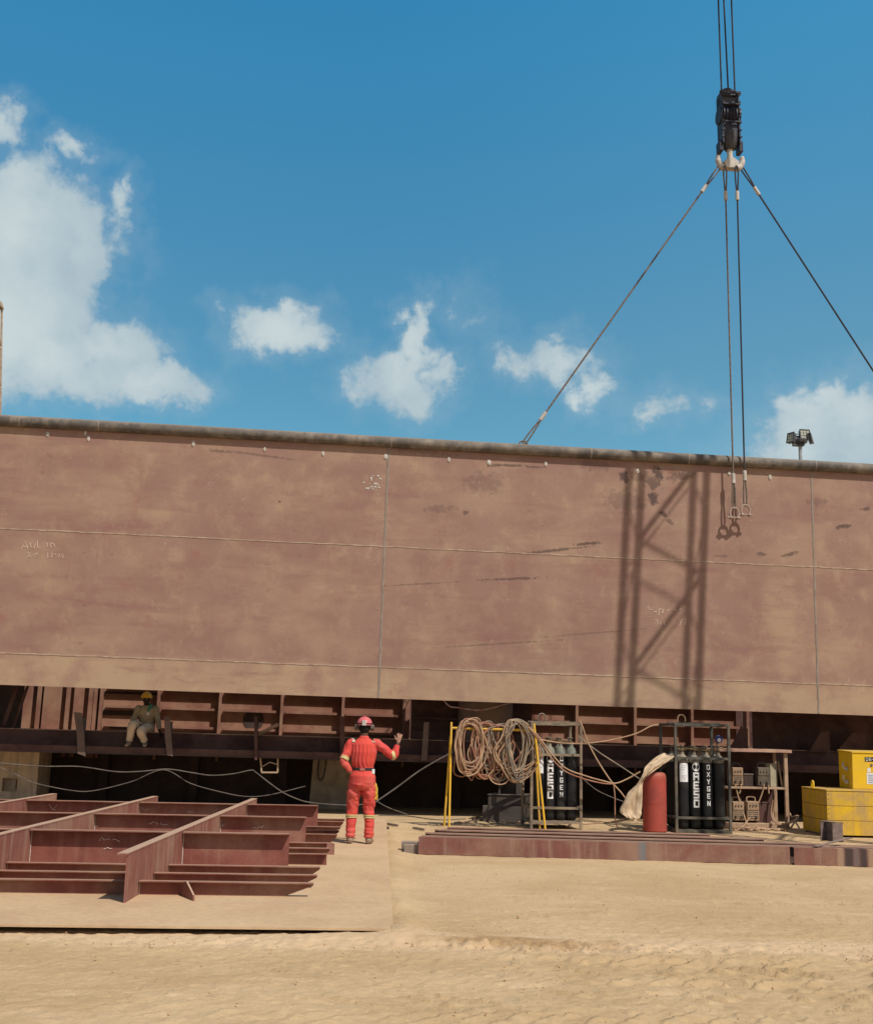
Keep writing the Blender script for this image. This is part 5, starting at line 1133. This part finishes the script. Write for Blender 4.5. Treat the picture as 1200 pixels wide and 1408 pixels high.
def head_shape(mb, c, f):
    """c head centre, f = facing unit vector (horizontal)"""
    f = V(f).normalized(); s = V((0, 0, 1)).cross(f); M = Matrix((s, f, V((0, 0, 1)))).transposed()
    mb.ell(V(c) + V((0, 0, .02)), (.076, .094, .098), 18, M); mb.ell(V(c) + f * .022 + V((0, 0, -.05)), (.056, .062, .068), 16, M)
    mb.ell(V(c) + f * .098 + V((0, 0, -.02)), (.014, .018, .024), 8, M); mb.ell(V(c) + f * .08 + V((0, 0, -.07)), (.026, .012, .012), 8, M)
    mb.ell(V(c) + f * .082 + V((0, 0, .018)), (.05, .014, .012), 8, M)
    for i in (-1, 1): mb.ell(V(c) + s * (i * .076) + V((0, 0, -.012)), (.012, .02, .032), 8, M)
def helmet(parent, c, f, m_, extra=True):
    f = V(f).normalized(); s = V((0, 0, 1)).cross(f); M = Matrix((s, f, V((0, 0, 1)))).transposed(); c = V(c)
    q = MB(); prof = [(.128, .0), (.125, .012)] + [(.122 * math.cos(a), .012 + .115 * math.sin(a)) for a in [PI / 2 * i / 9 for i in range(1, 9)]] + [(.012, .128)]
    M2 = M @ Matrix.Diagonal((.93, 1.12, 1)); q.lathe(prof, c, 28, M2)
    q.box(-.011, .011, -.12, .12, .1, .128 + .006, Matrix.Translation(c) @ M2.to_4x4() @ Matrix.Diagonal((1, .55, 1, 1)))
    h = q.build('helmet', m_, parent, True)
    q = MB(); vs = []; n = 16
    for i in range(n + 1):
        a = PI * i / n; 
        for rr, zz in ((1.0, .004), (1.0, -.004), (1.28, -.008), (1.28, -.002)): vs.append(c + M2 @ V((.126 * rr * math.cos(a) if rr == 1 else .118 * math.cos(a) * 1.08, .126 * rr * math.sin(a), zz)))
    fs = [(4 * i + k, 4 * i + (k + 1) % 4, 4 * i + 4 + (k + 1) % 4, 4 * i + 4 + k) for i in range(n) for k in range(4)]; q.add(vs, fs); q.build('helmet_brim', m_, parent, True)
    return h, M
def limb(mb, pts, rs, n=14): mb.tube(bez(pts, 5), [rs[min(int(i / 5), len(rs) - 2)] * (1 - (i % 5) / 5) + rs[min(int(i / 5) + 1, len(rs) - 1)] * ((i % 5) / 5) if i < 5 * (len(pts) - 1) else rs[-1] for i in range(5 * (len(pts) - 1) + 1)], n)
def band(parent, c, d, r, w, m_, name='reflective_band'):
    M3 = V(d).normalized().to_track_quat('Z', 'Y').to_matrix(); q = MB()
    q.lathe([(r, -w / 2), (r + .004, -w / 2 + .003), (r + .004, w / 2 - .003), (r, w / 2)], c, 20, M3); return q.build(name, m_, parent, True)

def standing_man():
    p = onz(495.5, 1160, .06); o = thing('person', 'man in bright red coverall and red helmet standing with one arm raised, seen from behind', 'person', (p.x, p.y, .06))
    f = V((0, 1, 0))
    HIP = {-1: V((-.095, 0, .86)), 1: V((.085, 0, .86))}; KN = {-1: V((-.135, .035, .47)), 1: V((.105, .03, .47))}; AN = {-1: V((-.15, -.02, .09)), 1: V((.118, -.02, .09))}
    SH = {-1: V((-.185, 0, 1.42)), 1: V((.18, 0, 1.43))}; EL_ = {-1: V((-.285, -.07, 1.175)), 1: V((.44, .06, 1.25))}; WR = {-1: V((-.17, -.04, 1.0)), 1: V((.497, .11, 1.435))}
    # body (skin), one continuous surface
    b = MB()
    b.tube([(0, 0, .84), (0, 0, .98), (0, .0, 1.1), (0, .01, 1.28), (0, 0, 1.42), (0, 0, 1.49), (0, .0, 1.53), (0, .012, 1.6)], [(.13, .09), (.14, .1), (.12, .09), (.15, .1), (.13, .085), (.075, .06), (.056, .056), (.054, .056)], 18, ref=V((1, 0, 0)))
    head_shape(b, (0, .02, 1.655), f)
    for s in (-1, 1):
        limb(b, [HIP[s], KN[s], AN[s]], [.075, .052, .038]); b.tube([AN[s] + V((0, -.04, -.04)), AN[s] + V((0, .06, -.05)), AN[s] + V((s * .02, .16, -.06))], [.035, .035, .025], 10)
        limb(b, [SH[s], EL_[s], WR[s]], [.05, .038, .027])
    hand(b, WR[1] + V((.006, .012, .02)), (.16, .25, 1), (0, 1, 0), 1, .3, sz=.88, spread=.28)
    hand(b, WR[-1] + V((.01, .0, -.005)), (.85, .1, -.2), (.1, .6, -.5), -1, .5)
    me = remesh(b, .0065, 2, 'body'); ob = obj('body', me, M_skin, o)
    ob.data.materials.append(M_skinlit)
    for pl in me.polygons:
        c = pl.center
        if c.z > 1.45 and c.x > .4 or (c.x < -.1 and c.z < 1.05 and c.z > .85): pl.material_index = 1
    # coverall
    c = MB()
    c.tube([(-.005, 0, .78), (-.005, -.02, .86), (0, -.025, .95), (0, -.005, 1.04), (0, 0, 1.08), (0, -.005, 1.16), (0, -.005, 1.3), (0, -.005, 1.41), (0, 0, 1.465), (0, .0, 1.505)], [(.165, .115), (.195, .145), (.19, .15), (.158, .125), (.15, .118), (.172, .132), (.198, .142), (.19, .128), (.13, .095), (.075, .07)], 22, ref=V((1, 0, 0)))
    for s in (-1, 1):
        limb(c, [HIP[s] + V((0, 0, .02)), V((HIP[s].x * .55 + KN[s].x * .45 + s * .008, 0, .68)), KN[s], V((AN[s].x, .0, .3)), AN[s] + V((0, 0, .0))], [.108, .1, .08, .072, .07])
        limb(c, [SH[s] + V((-s * .03, 0, -.01)), SH[s] + V((s * .015, 0, -.01)), SH[s].lerp(EL_[s], .5), EL_[s], EL_[s].lerp(WR[s], .5), WR[s].lerp(EL_[s], .12)], [.07, .072, .064, .057, .05, .041])
    me = remesh(c, .0085, 3, 'coverall')
    nrm = [v.normal.copy() for v in me.vertices]
    for v, n_ in zip(me.vertices, nrm):
        x, y, z = v.co
        k = .005 * math.sin(x * 115 + 2 * noise.noise(v.co * 7)) if (1.09 < z < 1.42 and y < 0 and abs(x) < .15) else 0
        if z < .4: k += .015 * noise.noise(V((x * 6, y * 6, z * 30)))
        if .4 <= z < .85: k += .016 * noise.noise(V((x * 9 + z * 8, y * 9, z * 12))) + .008 * noise.noise(V((x * 22, y * 22 + z * 9, z * 26)))
        if abs(x) > .2 and z > 1: k += .012 * noise.noise(v.co * 17)
        if z > 1.03 and z < 1.1 and abs(x) < .2: k += .006 * noise.noise(V((x * 30, y * 30, z * 8)))
        v.co += n_ * k
    cv = obj('coverall', me, M_cover, o)
    q = MB(); q.lathe([(.07, 0), (.074, .01), (.068, .04), (.062, .045)], (0, .0, 1.49), 20); q.build('collar', M_cover, o, True)
    # leg and sleeve tapes
    for s in (-1, 1):
        t_ = KN[s].lerp(V((AN[s].x, 0, .3)), .6); band(o, t_ + V((0, 0, 0)), (.02 * s, .05, 1), .083, .022, M_refl); band(o, t_ + V((0, 0, .026)), (.02 * s, .05, 1), .084, .018, M_refl)
    band(o, SH[-1].lerp(EL_[-1], .86), EL_[-1] - SH[-1], .065, .05, M_refl); band(o, EL_[1] + V((-.012, -.005, .012)), V((.9, .3, .25)), .064, .05, M_refl)
    for s in (-1, 1):
        q = MB(); q.bar((s * .145, -.075, 1.445), (s * .165, .03, 1.49), .045, .012); q.build('shoulder_tape', M_reflw, o)
    # belt
    q = MB(); n = 28; vs = []
    for i in range(n):
        a = 2 * PI * i / n
        for (rr, zz) in ((1.0, 1.035), (1.03, 1.037), (1.03, 1.075), (1.0, 1.077)): vs.append(V((.165 * rr * math.cos(a), -.004 + .133 * rr * math.sin(a), zz)))
    q.add(vs, [(4 * i + k, 4 * i + (k + 1) % 4, 4 * ((i + 1) % n) + (k + 1) % 4, 4 * ((i + 1) % n) + k) for i in range(n) for k in range(4)]); be = q.build('belt', M_belt, o, True)
    q = MB(); q.box(-.035, .035, -.152, -.14, 1.038, 1.072); q.build('belt_label', M_beltr, be)
    q = MB(); q.box(.135, .175, -.1, -.03, .99, 1.06); q.build('belt_pouch', M_label, be, bevel=.008)
    # glove tucked in the right pocket
    g = MB(); g.tube([(.19, -.03, .86), (.205, -.03, .78), (.205, -.03, .7)], [.014, .025, .022], 8)
    for k in range(4): g.tube([(.19 + .011 * k, -.03, .7), (.187 + .012 * k, -.03, .63 - .01 * (k % 2))], [.011, .007], 6)
    g.build('glove', M_glove, o, True)
    # boots
    for s in (-1, 1):
        q = MB(); a = AN[s]; q.tube([a + V((0, 0, .05)), a + V((0, 0, -.01)), a + V((0, .0, -.05))], [.05, .052, .05], 14)
        q.tube([V((a.x, a.y - .065, .035)), V((a.x, a.y - .03, .045)), V((a.x + s * .008, a.y + .08, .045)), V((a.x + s * .02, a.y + .17, .035)), V((a.x + s * .025, a.y + .2, .03))], [(.03, .03), (.045, .042), (.052, .042), (.05, .032), (.025, .02)], 14, ref=V((1, 0, 0)))
        me = remesh(q, .008, 2, 'boot'); obj('boot', me, M_boot, o)
    # head gear
    c_ = V((0, .02, 1.655)); q = MB(); q.ell(c_ + V((0, -.012, -.005)), (.083, .094, .09), 18); q.build('hair', M_hair, o, True)
    h, M = helmet(o, c_ + V((0, 0, .035)), f, M_helmred)
    q = MB(); q.box(-.03, .03, -.146, -.118, -.008, .07, Matrix.Translation(c_ + V((0, 0, .035)))); q.build('headlamp_pack', M_hookw, h, bevel=.008)
    q = MB(); n = 24; vs = []
    for i in range(n):
        a = 2 * PI * i / n
        for (rr, zz) in ((1.0, .01), (1.03, .012), (1.03, .028), (1.0, .03)): vs.append(c_ + V((.118 * rr * math.cos(a), .139 * rr * math.sin(a), .035 + zz)))
    q.add(vs, [(4 * i + k, 4 * i + (k + 1) % 4, 4 * ((i + 1) % n) + (k + 1) % 4, 4 * ((i + 1) % n) + k) for i in range(n) for k in range(4)]); q.build('headlamp_strap', M_belt, h, True)
    for s in (-1, 1):
        q = MB(); q.lathe([(.03, -.025), (.045, -.02), (.045, .02), (.032, .03)], c_ + V((s * .115, -.01, .0)), 16, Matrix.Rotation(s * PI / 2, 3, 'Y')); q.build('ear_muff', M_machdark, h, True)
standing_man()

def sitting_man():
    P = HM @ V((-5.77, 1.34, 1.51)); o = thing('person', 'man in khaki work clothes and yellow helmet sitting on the ship girder under the hull', 'person', P, math.radians(5.5)); o.scale = (.96, .96, .95)
    f = V((-.25, -1, 0)).normalized()
    HIP = {-1: V((-.1, .08, .1)), 1: V((.1, .08, .1))}; KN = {-1: V((-.22, -.33, .15)), 1: V((-.03, -.36, .02))}; AN = {-1: V((-.27, -.3, -.23)), 1: V((.06, -.28, -.23))}
    SH = {-1: V((-.17, .03, .5)), 1: V((.18, .05, .5))}; EL_ = {-1: V((-.25, -.06, .24)), 1: V((.26, .02, .25))}; WR = {-1: V((-.06, -.2, .14)), 1: V((.31, -.04, .04))}
    b = MB()
    b.tube([(0, .1, .02), (0, .1, .12), (0, .09, .25), (0, .06, .4), (0, .04, .5), (0, .03, .56), (0, .02, .6), (-.005, .01, .66)], [(.13, .11), (.14, .11), (.12, .09), (.145, .1), (.13, .085), (.07, .06), (.055, .055), (.053, .055)], 18, ref=V((1, 0, 0)))
    hc = V((-.01, .0, .7)); head_shape(b, hc, f)
    for s in (-1, 1):
        limb(b, [HIP[s], KN[s], AN[s]], [.075, .052, .04]); b.tube([AN[s] + V((0, .04, -.03)), AN[s] + V((0, -.06, -.04)), AN[s] + V((s * .02, -.15, -.05))], [.035, .035, .022], 10)
        limb(b, [SH[s], EL_[s], WR[s]], [.05, .038, .027])
    hand(b, WR[-1], (.8, -.3, -.25), (0, 0, -1), 1, .6); hand(b, WR[1], (.3, -.3, -.8), (0, -.3, -.5), -1, .5)
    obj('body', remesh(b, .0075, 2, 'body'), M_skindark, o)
    s_ = hc + f * .088 + V((0, 0, .01)); sd = V((0, 0, 1)).cross(f)
    for i in (-1, 1): q = MB(); q.ell(s_ + sd * i * .032 - f * .004, (.011, .008, .007), 8); q.build('eye', M_label, o, True)
    c = MB()
    c.tube([(0, .1, .1), (0, .1, .18), (0, .085, .28), (0, .055, .42), (0, .045, .5), (0, .035, .555), (0, .03, .58)], [(.17, .135), (.165, .13), (.16, .125), (.19, .135), (.175, .12), (.11, .085), (.075, .07)], 20, ref=V((1, 0, 0)))
    for s in (-1, 1): limb(c, [SH[s] + V((-s * .03, 0, -.01)), SH[s] + V((s * .01, 0, -.01)), SH[s].lerp(EL_[s], .5), EL_[s], EL_[s].lerp(WR[s], .5), WR[s].lerp(EL_[s], .12)], [.08, .078, .066, .06, .052, .044])
    me = remesh(c, .009, 2, 'shirt'); crumple(me, .01, (9, 9, 12), 2); obj('shirt', me, M_khaki, o)
    c = MB(); c.tube([(0, .1, .0), (0, .1, .1), (0, .1, .17)], [(.17, .14), (.18, .15), (.16, .13)], 18, ref=V((1, 0, 0)))
    for s in (-1, 1): limb(c, [HIP[s], HIP[s].lerp(KN[s], .5) + V((0, 0, .02)), KN[s], KN[s].lerp(AN[s], .5), AN[s] + V((0, 0, .04))], [.11, .1, .088, .078, .07])
    me = remesh(c, .009, 2, 'trousers'); crumple(me, .01, (9, 9, 12), 5); obj('trousers', me, M_trouser, o)
    for s in (-1, 1):
        q = MB(); a = AN[s]; zf = -.315; q.tube([a + V((0, 0, .04)), a + V((0, 0, -.03))], [.05, .05], 12)
        q.tube([V((a.x, a.y + .06, zf + .035)), V((a.x, a.y + .02, zf + .045)), V((a.x + s * .01, a.y - .09, zf + .045)), V((a.x + s * .02, a.y - .19, zf + .03))], [(.03, .03), (.045, .044), (.052, .042), (.035, .026)], 12, ref=V((1, 0, 0)))
        obj('boot', remesh(q, .009, 2, 'boot'), M_boot, o)
    helmet(o, hc + V((0, 0, .035)), f, M_helmyel)
    q = MB(); q.tube(bez([(.09, -.02, .57), (.08, -.06, .52), (.05, -.09, .46)], 5), .022, 8); q.tube(bez([(.06, .08, .585), (.1, .02, .58), (.09, -.04, .55)], 5), .024, 8); q.build('neck_towel', M_green, o, True)
    q = MB(); q.box(.02, .09, -.092, -.085, .36, .43); q.build('chest_badge', M_reflw, o)
sitting_man()
